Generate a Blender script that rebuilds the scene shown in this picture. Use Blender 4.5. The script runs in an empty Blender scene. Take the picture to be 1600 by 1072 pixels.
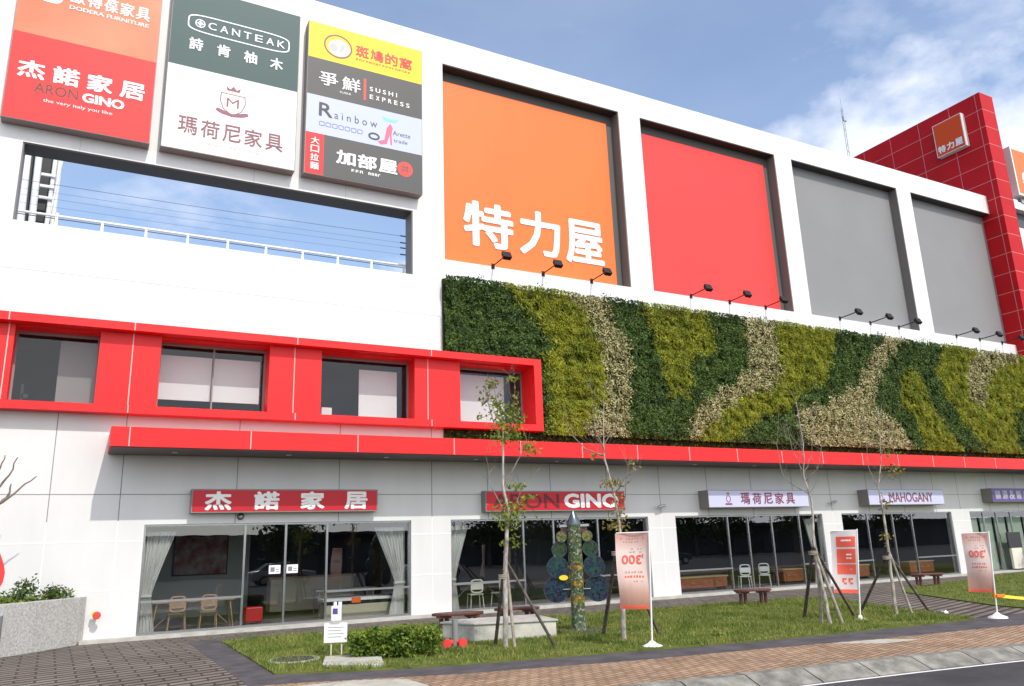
import bpy, math, random
import numpy as np
from mathutils import Matrix, Vector
R = math.radians
SC = bpy.context.scene
COL = SC.collection
rng = np.random.default_rng(7)
random.seed(7)

# ------------------------------------------------------------------ camera
cd = bpy.data.cameras.new('camera'); cam = bpy.data.objects.new('camera', cd); COL.objects.link(cam)
cd.sensor_width = 36; cd.lens = 27.64; cd.clip_end = 2000; cd.clip_start = .05
_p, _y, _r = R(14.5207), R(28.5796), R(-1.9985)
fw = Vector((math.sin(_y)*math.cos(_p), math.cos(_y)*math.cos(_p), math.sin(_p)))
rt = Vector((math.cos(_y), -math.sin(_y), 0)); up = rt.cross(fw)
r2 = rt*math.cos(_r) + up*math.sin(_r); u2 = -rt*math.sin(_r) + up*math.cos(_r)
cam.matrix_world = Matrix(((r2.x, u2.x, -fw.x, 0), (r2.y, u2.y, -fw.y, -22), (r2.z, u2.z, -fw.z, 1.85), (0, 0, 0, 1)))
SC.camera = cam
# ------------------------------------------------------------------ light
SUN = Vector((.16, -1, 1.087)).normalized()
ld = bpy.data.lights.new('sun', 'SUN'); ld.energy = 2.35; ld.angle = R(.55); ld.color = (1, .94, .86)
lo = bpy.data.objects.new('sun', ld); COL.objects.link(lo); lo.rotation_euler = SUN.to_track_quat('Z', 'Y').to_euler()
SC.view_settings.view_transform = 'Standard'; SC.view_settings.look = 'None'; SC.view_settings.gamma = 1
SC.view_settings.exposure = .50
W = bpy.data.worlds.new('World'); SC.world = W; W.use_nodes = True
nt = W.node_tree; nt.nodes.clear(); N = nt.nodes.new; L = nt.links.new
out = N('ShaderNodeOutputWorld'); bg = N('ShaderNodeBackground'); bg.inputs[1].default_value = .15
sky = N('ShaderNodeTexSky'); sky.sky_type = 'NISHITA'; sky.sun_disc = False
sky.sun_elevation = math.asin(SUN.z); sky.sun_rotation = math.atan2(SUN.x, SUN.y)
sky.air_density = 1.0; sky.dust_density = 1.2; sky.ozone_density = 1.5
tc = N('ShaderNodeTexCoord')
def wmath(op, a, b=None, c=None, clamp=False):
    n = N('ShaderNodeMath'); n.operation = op; n.use_clamp = clamp
    for i, v in enumerate((a, b, c)):
        if v is None: continue
        if isinstance(v, (int, float)): n.inputs[i].default_value = v
        else: L(v, n.inputs[i])
    return n.outputs[0]
def wdot(vec):
    n = N('ShaderNodeVectorMath'); n.operation = 'DOT_PRODUCT'; L(tc.outputs['Generated'], n.inputs[0]); n.inputs[1].default_value = vec
    return n.outputs['Value']
def wnoise(scale, detail, rough, stretch=(1, 1, 1), off=(0, 0, 0)):
    m = N('ShaderNodeMapping'); m.inputs['Scale'].default_value = stretch; m.inputs['Location'].default_value = off
    L(tc.outputs['Generated'], m.inputs[0]); n = N('ShaderNodeTexNoise'); L(m.outputs[0], n.inputs['Vector'])
    n.inputs['Scale'].default_value = scale; n.inputs['Detail'].default_value = detail; n.inputs['Roughness'].default_value = rough
    return n.outputs[0]
n1 = wnoise(5.5, 9, .56, (1, 1, 1.7)); n2 = wnoise(2.2, 5, .55, (1, 1, 2.2), (3, 1, 0)); n3 = wnoise(11, 6, .6, (1, 1, 2), (0, 5, 2))
bank = wmath('MULTIPLY_ADD', wdot((.4456, .1687, -.8792)), 14.0, wmath('MULTIPLY_ADD', n1, 4.2, -1.75))
bank = wmath('SMOOTH_MIN', wmath('MAXIMUM', bank, 0), 1, .3)
def blob(d, tight, gain):
    d = Vector(d).normalized()
    return wmath('MULTIPLY', wmath('POWER', wmath('MAXIMUM', wdot(d), 0), tight), gain)
wisp = wmath('ADD', wmath('ADD', blob((.43, .68, .6), 150, .22), blob((.08, .914, .38), 90, .5)), blob((.79, .36, .5), 90, .35))
wisp = wmath('ADD', wisp, blob((.70, .5, .51), 300, .35))
wisp = wmath('MULTIPLY', wisp, wmath('MULTIPLY_ADD', n3, 2.6, -.75, clamp=True))
haze = wmath('MULTIPLY_ADD', n2, .30, -.02, clamp=True)
mask = wmath('MAXIMUM', wmath('MAXIMUM', wmath('MULTIPLY', bank, .92), wisp), haze, clamp=True)
cr = N('ShaderNodeMix'); cr.data_type = 'RGBA'
shade = N('ShaderNodeMix'); shade.data_type = 'RGBA'; L(wnoise(4, 6, .6, (1, 1, 2), (1, 1, 4)), shade.inputs[0])
shade.inputs[6].default_value = (4.3, 4.6, 5.4, 1); shade.inputs[7].default_value = (6.0, 6.15, 6.6, 1)
tint = N('ShaderNodeMix'); tint.data_type = 'RGBA'; tint.blend_type = 'MULTIPLY'; tint.inputs[0].default_value = 1; tint.inputs[7].default_value = (.88, .96, 1.02, 1)
L(sky.outputs[0], tint.inputs[6]); L(mask, cr.inputs[0]); L(tint.outputs[2], cr.inputs[6]); L(shade.outputs[2], cr.inputs[7])
south_fill = wmath('MULTIPLY', wmath('MULTIPLY_ADD', wdot((0, -1, 0)), 1.6, -.1, clamp=True), wmath('MULTIPLY_ADD', n2, 3.2, -.75, clamp=True))  # bright cloud added behind the viewer to fill the shaded walls
cs = N('ShaderNodeMix'); cs.data_type = 'RGBA'; L(south_fill, cs.inputs[0]); L(cr.outputs[2], cs.inputs[6]); cs.inputs[7].default_value = (9.9, 9.9, 10.1, 1)
L(cs.outputs[2], bg.inputs[0]); L(bg.outputs[0], out.inputs[0])

# ------------------------------------------------------------------ helpers
def mat(name, col, rough=.6, spec=.5, metal=0, var=0, vscale=3, bump=0, bscale=30, col2=None, island=0, stretch=(1, 1, 1), coat=0):
    m = bpy.data.materials.new(name); m.use_nodes = True; t = m.node_tree; b = t.nodes['Principled BSDF']
    b.inputs['Base Color'].default_value = (*col, 1); b.inputs['Roughness'].default_value = rough
    b.inputs['Specular IOR Level'].default_value = spec; b.inputs['Metallic'].default_value = metal
    b.inputs['Coat Weight'].default_value = coat
    o = None
    if var or col2 or bump:
        tcn = t.nodes.new('ShaderNodeTexCoord'); mp = t.nodes.new('ShaderNodeMapping'); mp.inputs['Scale'].default_value = stretch
        t.links.new(tcn.outputs['Object'], mp.inputs[0])
    if var or col2:
        n = t.nodes.new('ShaderNodeTexNoise'); n.inputs['Scale'].default_value = vscale; n.inputs['Detail'].default_value = 6; n.inputs['Roughness'].default_value = .6
        t.links.new(mp.outputs[0], n.inputs['Vector'])
        rp = t.nodes.new('ShaderNodeValToRGB'); rp.color_ramp.elements[0].position = .35; rp.color_ramp.elements[1].position = .65
        c2 = col2 or tuple(c*(1+var) for c in col); c1 = col if col2 else tuple(c*(1-var) for c in col)
        rp.color_ramp.elements[0].color = (*c1, 1); rp.color_ramp.elements[1].color = (*c2, 1)
        t.links.new(n.outputs[0], rp.inputs[0]); o = rp.outputs[0]
    if island:
        g = t.nodes.new('ShaderNodeNewGeometry'); h = t.nodes.new('ShaderNodeHueSaturation')
        mr = t.nodes.new('ShaderNodeMapRange'); mr.inputs[3].default_value = 1-island; mr.inputs[4].default_value = 1+island
        t.links.new(g.outputs['Random Per Island'], mr.inputs[0]); t.links.new(mr.outputs[0], h.inputs['Value'])
        if o: t.links.new(o, h.inputs['Color'])
        else: h.inputs['Color'].default_value = (*col, 1)
        o = h.outputs[0]
    if o: t.links.new(o, b.inputs['Base Color'])
    if bump:
        n = t.nodes.new('ShaderNodeTexNoise'); n.inputs['Scale'].default_value = bscale; n.inputs['Detail'].default_value = 5
        t.links.new(mp.outputs[0], n.inputs['Vector'])
        bp = t.nodes.new('ShaderNodeBump'); bp.inputs['Strength'].default_value = bump; bp.inputs['Distance'].default_value = .02
        t.links.new(n.outputs[0], bp.inputs['Height']); t.links.new(bp.outputs[0], b.inputs['Normal'])
    return m
def leafmat(name, col, col2, vscale=3, island=.35, trans=.25):
    m = mat(name, col, .55, .3, col2=col2, vscale=vscale, island=island)
    t = m.node_tree; b = t.nodes['Principled BSDF']; tr = t.nodes.new('ShaderNodeBsdfTranslucent'); mx = t.nodes.new('ShaderNodeMixShader')
    mx.inputs[0].default_value = trans; src = b.inputs['Base Color'].links[0].from_socket
    t.links.new(src, tr.inputs[0]); t.links.new(b.outputs[0], mx.inputs[1]); t.links.new(tr.outputs[0], mx.inputs[2])
    t.links.new(mx.outputs[0], t.nodes['Material Output'].inputs[0]); return m
def brickmat(name, c1, c2, mort, bw, bh, ms, rot=0, bump=.3, rough=.85, var=.25, sx=1):
    m = bpy.data.materials.new(name); m.use_nodes = True; t = m.node_tree; b = t.nodes['Principled BSDF']
    b.inputs['Roughness'].default_value = rough; b.inputs['Specular IOR Level'].default_value = .25
    tcn = t.nodes.new('ShaderNodeTexCoord'); mp = t.nodes.new('ShaderNodeMapping'); mp.inputs['Rotation'].default_value[2] = rot; mp.inputs['Scale'].default_value[0] = sx
    t.links.new(tcn.outputs['Object'], mp.inputs[0])
    br = t.nodes.new('ShaderNodeTexBrick'); br.inputs['Scale'].default_value = 1; br.inputs['Brick Width'].default_value = bw
    br.inputs['Row Height'].default_value = bh; br.inputs['Mortar Size'].default_value = ms; br.inputs['Mortar Smooth'].default_value = .3
    br.inputs['Color1'].default_value = (*c1, 1); br.inputs['Color2'].default_value = (*c2, 1); br.inputs['Mortar'].default_value = (*mort, 1)
    t.links.new(mp.outputs[0], br.inputs['Vector'])
    n = t.nodes.new('ShaderNodeTexNoise'); n.inputs['Scale'].default_value = .9; n.inputs['Detail'].default_value = 8; n.inputs['Roughness'].default_value = .65
    t.links.new(tcn.outputs['Object'], n.inputs['Vector'])
    mr = t.nodes.new('ShaderNodeMapRange'); mr.inputs[1].default_value = .3; mr.inputs[2].default_value = .7; mr.inputs[3].default_value = 1-var; mr.inputs[4].default_value = 1+var
    t.links.new(n.outputs[0], mr.inputs[0])
    h = t.nodes.new('ShaderNodeHueSaturation'); t.links.new(br.outputs[0], h.inputs['Color']); t.links.new(mr.outputs[0], h.inputs['Value'])
    t.links.new(h.outputs[0], b.inputs['Base Color'])
    bp = t.nodes.new('ShaderNodeBump'); bp.inputs['Strength'].default_value = bump; bp.inputs['Distance'].default_value = .02; bp.invert = True
    t.links.new(br.outputs['Fac'], bp.inputs['Height']); t.links.new(bp.outputs[0], b.inputs['Normal'])
    return m
class MB:
    def __init__(s): s.v = []; s.f = []; s.sm = []
    def add(s, vs, fs, smooth=False):
        k = len(s.v); s.v += [tuple(v) for v in vs]; s.f += [tuple(i+k for i in f) for f in fs]; s.sm += [smooth]*len(fs); return s
    def box(s, x0, x1, y0, y1, z0, z1):
        return s.add([(x0,y0,z0),(x1,y0,z0),(x1,y1,z0),(x0,y1,z0),(x0,y0,z1),(x1,y0,z1),(x1,y1,z1),(x0,y1,z1)],
              [(0,3,2,1),(4,5,6,7),(0,1,5,4),(1,2,6,5),(2,3,7,6),(3,0,4,7)])
    def prism(s, pts, z0, z1):           # polygon in xy, extruded in z (counter-clockwise)
        n = len(pts); vs = [(x, y, z0) for x, y in pts]+[(x, y, z1) for x, y in pts]
        return s.add(vs, [tuple(range(n-1, -1, -1)), tuple(range(n, 2*n))]+[(i, (i+1) % n, n+(i+1) % n, n+i) for i in range(n)])
    def wallpoly(s, pts, y0, y1):        # polygon in xz (counter-clockwise seen from the front), extruded in y
        n = len(pts); vs = [(x, y0, z) for x, z in pts]+[(x, y1, z) for x, z in pts]
        return s.add(vs, [tuple(range(n)), tuple(range(2*n-1, n-1, -1))]+[((i+1) % n, i, n+i, n+(i+1) % n) for i in range(n)])
    def tube(s, pts, rad, n=8, caps=True):
        pts = [Vector(p) for p in pts]; rad = rad if hasattr(rad, '__len__') else [rad]*len(pts)
        vs = []; a = None
        for i, p in enumerate(pts):
            d = (pts[min(i+1, len(pts)-1)]-pts[max(i-1, 0)]).normalized()
            if a is None: a = d.orthogonal().normalized()
            a = (a-d*a.dot(d)).normalized(); b = d.cross(a)
            vs += [p+(a*math.cos(2*math.pi*k/n)+b*math.sin(2*math.pi*k/n))*rad[i] for k in range(n)]
        fs = [(i*n+k, i*n+(k+1) % n, (i+1)*n+(k+1) % n, (i+1)*n+k) for i in range(len(pts)-1) for k in range(n)]
        s.add(vs, fs, True)
        if caps: s.add(vs[:n], [tuple(range(n-1, -1, -1))]); s.add(vs[-n:], [tuple(range(n))])
        return s
    def bar(s, a, b, w):
        return s.tube([a, b], w, 4)
    def build(s, name, m, parent=None, loc=None, bevel=0, extra=()):
        me = bpy.data.meshes.new(name); v, f, sm, mi = list(s.v), list(s.f), list(s.sm), [0]*len(s.f); me.materials.append(m)
        for k, (q, m2) in enumerate(extra):
            n = len(v); v += q.v; f += [tuple(i+n for i in g_) for g_ in q.f]; sm += q.sm; mi += [k+1]*len(q.f); me.materials.append(m2)
        me.from_pydata(v, [], f); me.polygons.foreach_set('use_smooth', sm); me.polygons.foreach_set('material_index', mi); me.update()
        o = bpy.data.objects.new(name, me); COL.objects.link(o)
        if parent: o.parent = parent
        if loc: o.location = loc
        if bevel:
            b = o.modifiers.new('bevel', 'BEVEL'); b.width = bevel; b.segments = 2; b.limit_method = 'ANGLE'
        return o
def tag(o, label=None, cat=None, group=None, kind=None):
    if label: o['label'] = label
    if cat: o['category'] = cat
    if group: o['group'] = group
    if kind: o['kind'] = kind
    return o
def thing(name, label, cat, loc=(0, 0, 0), group=None, rz=0):
    o = bpy.data.objects.new(name, None); o.empty_display_size = .2; COL.objects.link(o); o.location = loc; o.rotation_euler[2] = rz
    return tag(o, label, cat, group)
def copy_tree(o, parent=None):
    c = o.copy(); COL.objects.link(c)
    if parent: c.parent = parent
    for ch in [x for x in COL.objects if x.parent == o]: copy_tree(ch, c)
    return c
def quads(name, P, size, m, parent=None, aspect=.55, flat=None, seed=0, droop=None):
    """many leaf-sized rhombi; P (n,3); size scalar or (n,)"""
    r = np.random.default_rng(seed); n = len(P); P = np.asarray(P, float)
    a = r.normal(size=(n, 3)); 
    if droop is not None: a = a*.6+np.array(droop)
    a /= np.linalg.norm(a, axis=1)[:, None]
    b = r.normal(size=(n, 3))
    if flat is not None: b = np.cross(a, np.array(flat)+r.normal(size=(n, 3))*.45)
    b -= a*(a*b).sum(1)[:, None]; b /= np.linalg.norm(b, axis=1)[:, None]
    s = np.broadcast_to(size, (n,))[:, None]*r.uniform(.7, 1.3, (n, 1))
    V = np.stack([P-a*s*.5, P+b*s*aspect*.5-a*s*.05, P+a*s*.5, P-b*s*aspect*.5-a*s*.05], 1).reshape(-1, 3)
    me = bpy.data.meshes.new(name); me.vertices.add(4*n); me.vertices.foreach_set('co', V.ravel())
    me.loops.add(4*n); me.loops.foreach_set('vertex_index', np.arange(4*n, dtype=np.int32))
    me.polygons.add(n); me.polygons.foreach_set('loop_start', np.arange(0, 4*n, 4, dtype=np.int32)); me.polygons.foreach_set('loop_total', np.full(n, 4, np.int32))
    me.update(calc_edges=True); me.materials.append(m)
    o = bpy.data.objects.new(name, me); COL.objects.link(o)
    if parent: o.parent = parent
    return o
FRONT = (Vector((1, 0, 0)), Vector((0, 0, 1)))        # text read from the street
def text(name, body, u0, u1, v0, v1, m, parent, depth=0., origin=(0, 0, 0), axes=FRONT, weight=0, thick=.004, mirror=False, serif=False):
    """lettering fitted into a rectangle of a plane; the plane's outward side is u x v reversed"""
    c = bpy.data.curves.new('lettering', 'FONT'); c.body = body; c.resolution_u = 3
    t = bpy.data.objects.new('tmp', c); COL.objects.link(t); bpy.context.view_layer.update()
    me = bpy.data.meshes.new_from_object(t.evaluated_get(bpy.context.evaluated_depsgraph_get()))
    co = np.empty(len(me.vertices)*3); me.vertices.foreach_get('co', co); co = co.reshape(-1, 3)
    fs = [tuple(p.vertices) for p in me.polygons]
    bpy.data.objects.remove(t); bpy.data.curves.remove(c); bpy.data.meshes.remove(me)
    mn, mx = co.min(0), co.max(0); U, V = axes; n = V.cross(U)*-1   # outward normal
    n = U.cross(V)
    w = weight
    x = (co[:, 0]-mn[0])/(mx[0]-mn[0]); y = (co[:, 1]-mn[1])/(mx[1]-mn[1])
    if mirror: x = 1-x
    b = MB(); k = 0
    offs = [(0, 0)] if not w else [(0, 0), (w, 0), (-w, 0), (0, w*.8), (0, -w*.8), (w*.7, w*.6), (-w*.7, w*.6), (w*.7, -w*.6), (-w*.7, -w*.6)]
    for dx, dy in offs:
        xx = u0+w+x*(u1-u0-2*w)+dx; yy = v0+w*.8+y*(v1-v0-1.6*w)+dy; dd = depth+thick+k*.0012; k += 1
        vs = [Vector(origin)+U*float(a)+V*float(c_)+n*dd for a, c_ in zip(xx, yy)]
        b.add(vs, fs)
    return b.build(name, m, parent)
def chars(name, body, u0, u1, v0, v1, m, parent, cw, **kw):
    """characters spread evenly, each fitted to a cell cw wide; all joined in one mesh"""
    n = len(body); step = (u1-u0-cw)/max(n-1, 1); obs = []
    for i, ch in enumerate(body):
        obs.append(text(name, ch, u0+i*step, u0+i*step+cw, v0, v1, m, None, **kw))
    b = MB()
    for o in obs:
        b.add([v.co[:] for v in o.data.vertices], [tuple(p.vertices) for p in o.data.polygons]); bpy.data.objects.remove(o)
    return b.build(name, m, parent)
def ringpoly(b, cx, cz, rx, rz, w, y0, y1, n=28, sq=1.):
    """flat ring in the xz plane (sq<1 squarer)"""
    def P(k, r):
        a = 2*math.pi*k/n; c, s_ = math.cos(a), math.sin(a)
        return (cx+math.copysign(abs(c)**sq, c)*(rx-r), cz+math.copysign(abs(s_)**sq, s_)*(rz-r))
    for k in range(n):
        p = [P(k, 0), P(k+1, 0), P(k+1, w), P(k, w)]
        b.wallpoly(p[::-1], y0, y1)
    return b
def disc(b, cx, cz, rx, rz, y0, y1, n=24):
    return b.wallpoly([(cx+rx*math.cos(2*math.pi*k/n), cz+rz*math.sin(2*math.pi*k/n)) for k in range(n)], y0, y1)
def edge_stripes(b, pts, w, z0, z1): pass

# ------------------------------------------------------------------ materials
M = {}
M['white'] = mat('white_panel', (.69, .69, .69), .45, .45, var=.045, vscale=1.3, stretch=(1, 1, .15))
M['wall'] = mat('grey_white_panel', (.63, .63, .625), .5, .4, var=.035, vscale=1.1, stretch=(1, 1, .25), bump=.06, bscale=1.2)
M['joint'] = mat('joint', (.22, .225, .23), .8)
M['jointw'] = mat('pale_joint', (.56, .56, .57), .8)
M['joint_sunlit'] = mat('sunlit_joint', (.80, .80, .80), .8)
M['margin'] = mat('dark_margin', (.085, .083, .078), .7)
M['reveal'] = mat('shade_dark', (.035, .036, .034), .6)  # shade of the soffits as colour; also the pipe rack's dark panel
M['jamb_shade'] = mat('shaded_jamb', (.16, .145, .135), .5)
M['red'] = mat('red_panel', (.72, .014, .016), .45, .35, var=.07, vscale=.9, bump=.08, bscale=1.3)
M['jred'] = mat('red_joint', (.80, .45, .42), .7)
M['tile'] = mat('tower_red_tile', (.46, .005, .010), .6, .22, var=.06, vscale=1.2)
M['jtile'] = mat('tower_joint', (.55, .22, .22), .8)
M['orange'] = mat('orange_panel', (.88, .16, .026), .45, .4, var=.035, vscale=1.3, stretch=(1, 1, .12))
M['rpan'] = mat('flat_red_panel', (.86, .038, .034), .5, .4, var=.02, vscale=.5)
M['gpan'] = mat('grey_panel', (.215, .217, .222), .55, .4, var=.03, vscale=.5)
M['black'] = mat('black_metal', (.012, .012, .013), .6, .3)
M['cone'] = mat('cone_metal', (.10, .13, .15), .25, .5, metal=.7)
M['bodard'] = mat('tower_sign_orange', (.62, .07, .012), .6, .25)
M['dark'] = mat('dark_metal', (.03, .03, .035), .5)
M['frame'] = mat('window_metal', (.40, .41, .42), .25, .5, metal=.9)
M['steel'] = mat('brushed_steel', (.45, .46, .47), .3, .5, metal=.9)
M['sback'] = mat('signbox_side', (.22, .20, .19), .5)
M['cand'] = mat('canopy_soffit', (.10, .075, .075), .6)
M['wht'] = mat('white_paint', (.8, .8, .8), .5)
M['concrete'] = mat('concrete', (.36, .35, .32), .85, .2, col2=(.48, .47, .43), vscale=3, bump=.3)
M['granite'] = mat('granite_chip', (.30, .295, .28), .8, .3, col2=(.52, .51, .49), vscale=22, bump=.35, bscale=60)
M['wood'] = mat('bench_wood', (.10, .035, .028), .5, .4, var=.25, vscale=8)
M['bark'] = mat('tree_bark', (.20, .175, .15), .85, .2, col2=(.50, .47, .42), vscale=14, bump=.6, stretch=(1, 1, .4))
M['barkd'] = mat('branch_bark', (.12, .09, .07), .85, .2, col2=(.24, .19, .15), vscale=9, bump=.5)
M['stakem'] = mat('stake_wood', (.05, .04, .032), .85, .2, col2=(.14, .12, .10), vscale=7)
M['stakel'] = mat('pale_stake_wood', (.22, .19, .15), .85, .2, col2=(.40, .36, .31), vscale=9)
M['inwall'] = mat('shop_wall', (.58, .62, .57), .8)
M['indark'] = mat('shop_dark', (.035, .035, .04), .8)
M['infloor'] = mat('shop_floor', (.22, .20, .18), .35)
M['blind'] = mat('window_blind', (.86, .85, .85), .8)
M['blindg'] = mat('grey_blind', (.30, .29, .285), .8)
M['slate'] = mat('slate_partition', (.055, .068, .078), .6)
M['cream'] = mat('cream_cloth', (.66, .64, .55), .8)
M['beige'] = mat('beige_box', (.50, .46, .34), .6)
M['brownw'] = mat('brown_wood', (.28, .075, .035), .35, .5, var=.2, vscale=4)
M['lightw'] = mat('light_wood', (.42, .27, .16), .5, var=.15, vscale=6)
M['tred'] = mat('sign_red', (.50, .008, .02), .4, .4)
M['tred2'] = mat('bill_red', (.78, .03, .03), .5, .35)
M['torange'] = mat('bill_orange', (.85, .15, .07), .5, .35, col2=(.85, .24, .13), vscale=.25)
M['tgreen'] = mat('bill_green', (.03, .075, .075), .5, .35)
M['tyellow'] = mat('bill_yellow', (.85, .62, .03), .5, .35)
M['tcharcoal'] = mat('bill_charcoal', (.085, .085, .085), .5, .35)
M['tlilac'] = mat('bill_lilac', (.48, .52, .76), .5, .35)
M['tlav'] = mat('sign_lavender', (.52, .53, .72), .4, .5)
M['tpurple'] = mat('sign_purple', (.085, .055, .26), .4, .5)
M['ink'] = mat('ink', (.03, .03, .03), .5)
M['inkbr'] = mat('ink_burgundy', (.23, .06, .09), .5)
M['inkbl'] = mat('ink_blue', (.10, .11, .35), .5)
M['inkgr'] = mat('ink_grey', (.42, .42, .45), .5)
M['inkpk'] = mat('ink_pink', (.85, .12, .20), .5)
M['inkteal'] = mat('ink_teal', (.20, .62, .68), .5)
M['inkred'] = mat('ink_red', (.75, .05, .04), .5)
M['inkmar'] = mat('ink_maroon', (.10, .008, .012), .5)
M['soil'] = mat('soil', (.06, .045, .03), .95)
def glassmat(name, ior):
  g = bpy.data.materials.new(name); g.use_nodes = True; t = g.node_tree; t.nodes.clear()
  o_ = t.nodes.new('ShaderNodeOutputMaterial'); mx = t.nodes.new('ShaderNodeMixShader'); tr = t.nodes.new('ShaderNodeBsdfTransparent'); gl = t.nodes.new('ShaderNodeBsdfGlossy')
  fr = t.nodes.new('ShaderNodeFresnel'); fr.inputs[0].default_value = ior; tr.inputs[0].default_value = (.86, .88, .88, 1); gl.inputs['Roughness'].default_value = .0
  gl.inputs[0].default_value = (.95, .97, 1, 1)
  tn = t.nodes.new('ShaderNodeTexCoord'); nn = t.nodes.new('ShaderNodeTexNoise'); nn.inputs['Scale'].default_value = .8; bb = t.nodes.new('ShaderNodeBump'); bb.inputs['Strength'].default_value = .05; bb.inputs['Distance'].default_value = .03
  t.links.new(tn.outputs['Object'], nn.inputs['Vector']); t.links.new(nn.outputs[0], bb.inputs['Height']); t.links.new(bb.outputs[0], gl.inputs['Normal'])
  gm = t.nodes.new('ShaderNodeNewGeometry'); sb = t.nodes.new('ShaderNodeMath'); sb.operation = 'SUBTRACT'; sb.inputs[0].default_value = 1; t.links.new(gm.outputs['Backfacing'], sb.inputs[1])
  ml = t.nodes.new('ShaderNodeMath'); ml.operation = 'MULTIPLY'; t.links.new(fr.outputs[0], ml.inputs[0]); t.links.new(sb.outputs[0], ml.inputs[1])
  t.links.new(ml.outputs[0], mx.inputs[0]); t.links.new(tr.outputs[0], mx.inputs[1]); t.links.new(gl.outputs[0], mx.inputs[2]); t.links.new(mx.outputs[0], o_.inputs[0])
  return g
M['glass'] = glassmat('shopfront_glass', 2.15); M['glassb'] = glassmat('window_glass', 1.5)

# ================================================================== GROUND
M['plaza'] = brickmat('plaza_paver', (.205, .175, .15), (.155, .13, .11), (.05, .042, .036), 2.0, .30, .075, rot=R(-5), bump=.5, sx=3.4)
M['brickw'] = brickmat('footway_brick', (.275, .18, .112), (.40, .275, .18), (.085, .06, .04), .22, .11, .012, rot=R(-15), bump=.3)
M['asph'] = mat('dark_path', (.085, .08, .085), .9, .2, var=.25, vscale=2.2, bump=.3, bscale=90)
M['road'] = mat('road_asphalt', (.065, .063, .065), .9, .25, var=.3, vscale=.8, bump=.5, bscale=110)
M['lawn'] = mat('lawn_soil', (.075, .105, .02), .95, .1, col2=(.15, .17, .045), vscale=1.6, bump=.6, bscale=60)
M['kerb'] = mat('kerb_concrete', (.14, .135, .12), .85, .2, col2=(.30, .285, .25), vscale=3.5, bump=.3)
def sheet(name, pts, z, m, z0=None):
    b = MB(); b.prism(pts, z-.003 if z0 is None else z0, z); return tag(b.build(name, m), kind='structure')
sheet('road', [(-300, -300), (300, -300), (300, 300), (-300, 300)], -.14, M['road'], -.3)
AF = [(-14, -5.6), (1.2, -9.0), (3.0, -9.42), (5.3, -10.3), (8.1, -10.95), (10.5, -11.3), (13, -11.72), (16.9, -12.2), (46, -16.6)]
BB = [(-14, -8.6), (2, -11.9), (6.8, -12.72), (8.3, -12.95), (9.7, -13.1), (11.7, -13.35), (14.1, -13.75), (46, -18.3)]
sheet('plaza', [(-14, .2)]+BB+[(46, .2)], 0, M['plaza'], -.2)
LA = [(3.02, -2.35), (2.97, -6), (2.93, -8.3), (4.23, -8.98), (5.7, -9.45), (8.83, -10.07), (11.2, -10.5), (14, -10.75), (17.0, -10.95), (17.35, -10.6), (18.2, -8.5), (20.1, -4.6), (19.6, -3.85), (18.4, -3.7), (14.4, -3.3), (6.2, -2.3)]
LB = [(25.2, -3.4), (23.5, -4.5), (20.4, -9.4), (19.9, -10.9), (46, -14.5), (46, -.9), (36.4, -1.0)]
sheet('path', [(2.38, -1.7), (2.38, -9.2)]+AF[2:]+[(46, -14.4), (19.9, -10.85), (17.3, -10.8), (11.2, -10.2), (5.7, -9.1), (3.3, -8), (3.3, -2.1), (6.1, -2.15), (6.1, -1.9), (3.2, -1.7)], .004, M['asph'])
sheet('pavement', BB+AF[::-1], .008, M['brickw'])
sheet('lawn', LA, .03, M['lawn'], -.1); sheet('lawn', LB, .03, M['lawn'], -.1)
# kerb: a sloped stone strip with joints, then the white edge line on the road
kb = MB()
def lerp_path(P, x):
    for (a, b), (c, d) in zip(P, P[1:]):
        if a <= x <= c: return b+(d-b)*(x-a)/(c-a)
xs = np.arange(-10, 45, 1.02)
for x in xs:
    x2 = x+.995; y, y2 = lerp_path(BB, x), lerp_path(BB, min(x2, 45.9))
    kb.add([(x, y+.02, .012), (x2, y2+.02, .012), (x2, y2-.17, .012), (x, y-.17, .012), (x, y-.50, -.128), (x2, y2-.50, -.128), (x, y-.50, -.3), (x2, y2-.50, -.3), (x, y+.02, -.3), (x2, y2+.02, -.3)],
           [(0, 3, 2, 1), (3, 4, 5, 2), (4, 6, 7, 5), (0, 8, 6, 4, 3), (1, 2, 5, 7, 9)])
tag(kb.build('kerb', M['kerb']), kind='structure')
wl = MB(); P = [(x, lerp_path(BB, x)) for x in np.arange(-10, 45.5, 1.5)]
wl.add(
    [(x, y-.54, -.136) for x, y in P]+[(x, y-.61, -.136) for x, y in P], [(i, len(P)+i, len(P)+i+1, i+1) for i in range(len(P)-1)])
tag(wl.build('road_line', M['wht']), kind='structure')
# pale inset slabs in the brick footway
M['paleslab'] = mat('pale_slab', (.42, .41, .35), .85, .2, var=.15, vscale=4)
sl = MB(); sl.prism([(2.9, -9.72), (3.1, -10.85), (4.5, -10.95), (4.45, -10.2), (3.75, -9.8)], .0, .013)
sl.prism([(11.9, -11.62), (12.5, -12.2), (13.4, -12.25), (12.9, -11.8)], 0, .013)
tag(sl.build('pavement_slab', M['paleslab']), kind='structure')
# ledge of the shopfronts
lg = MB(); lg.box(.2, 45, -.34, .05, -.05, .075); tag(lg.build('pavement_ledge', M['concrete']), kind='structure')
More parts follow.
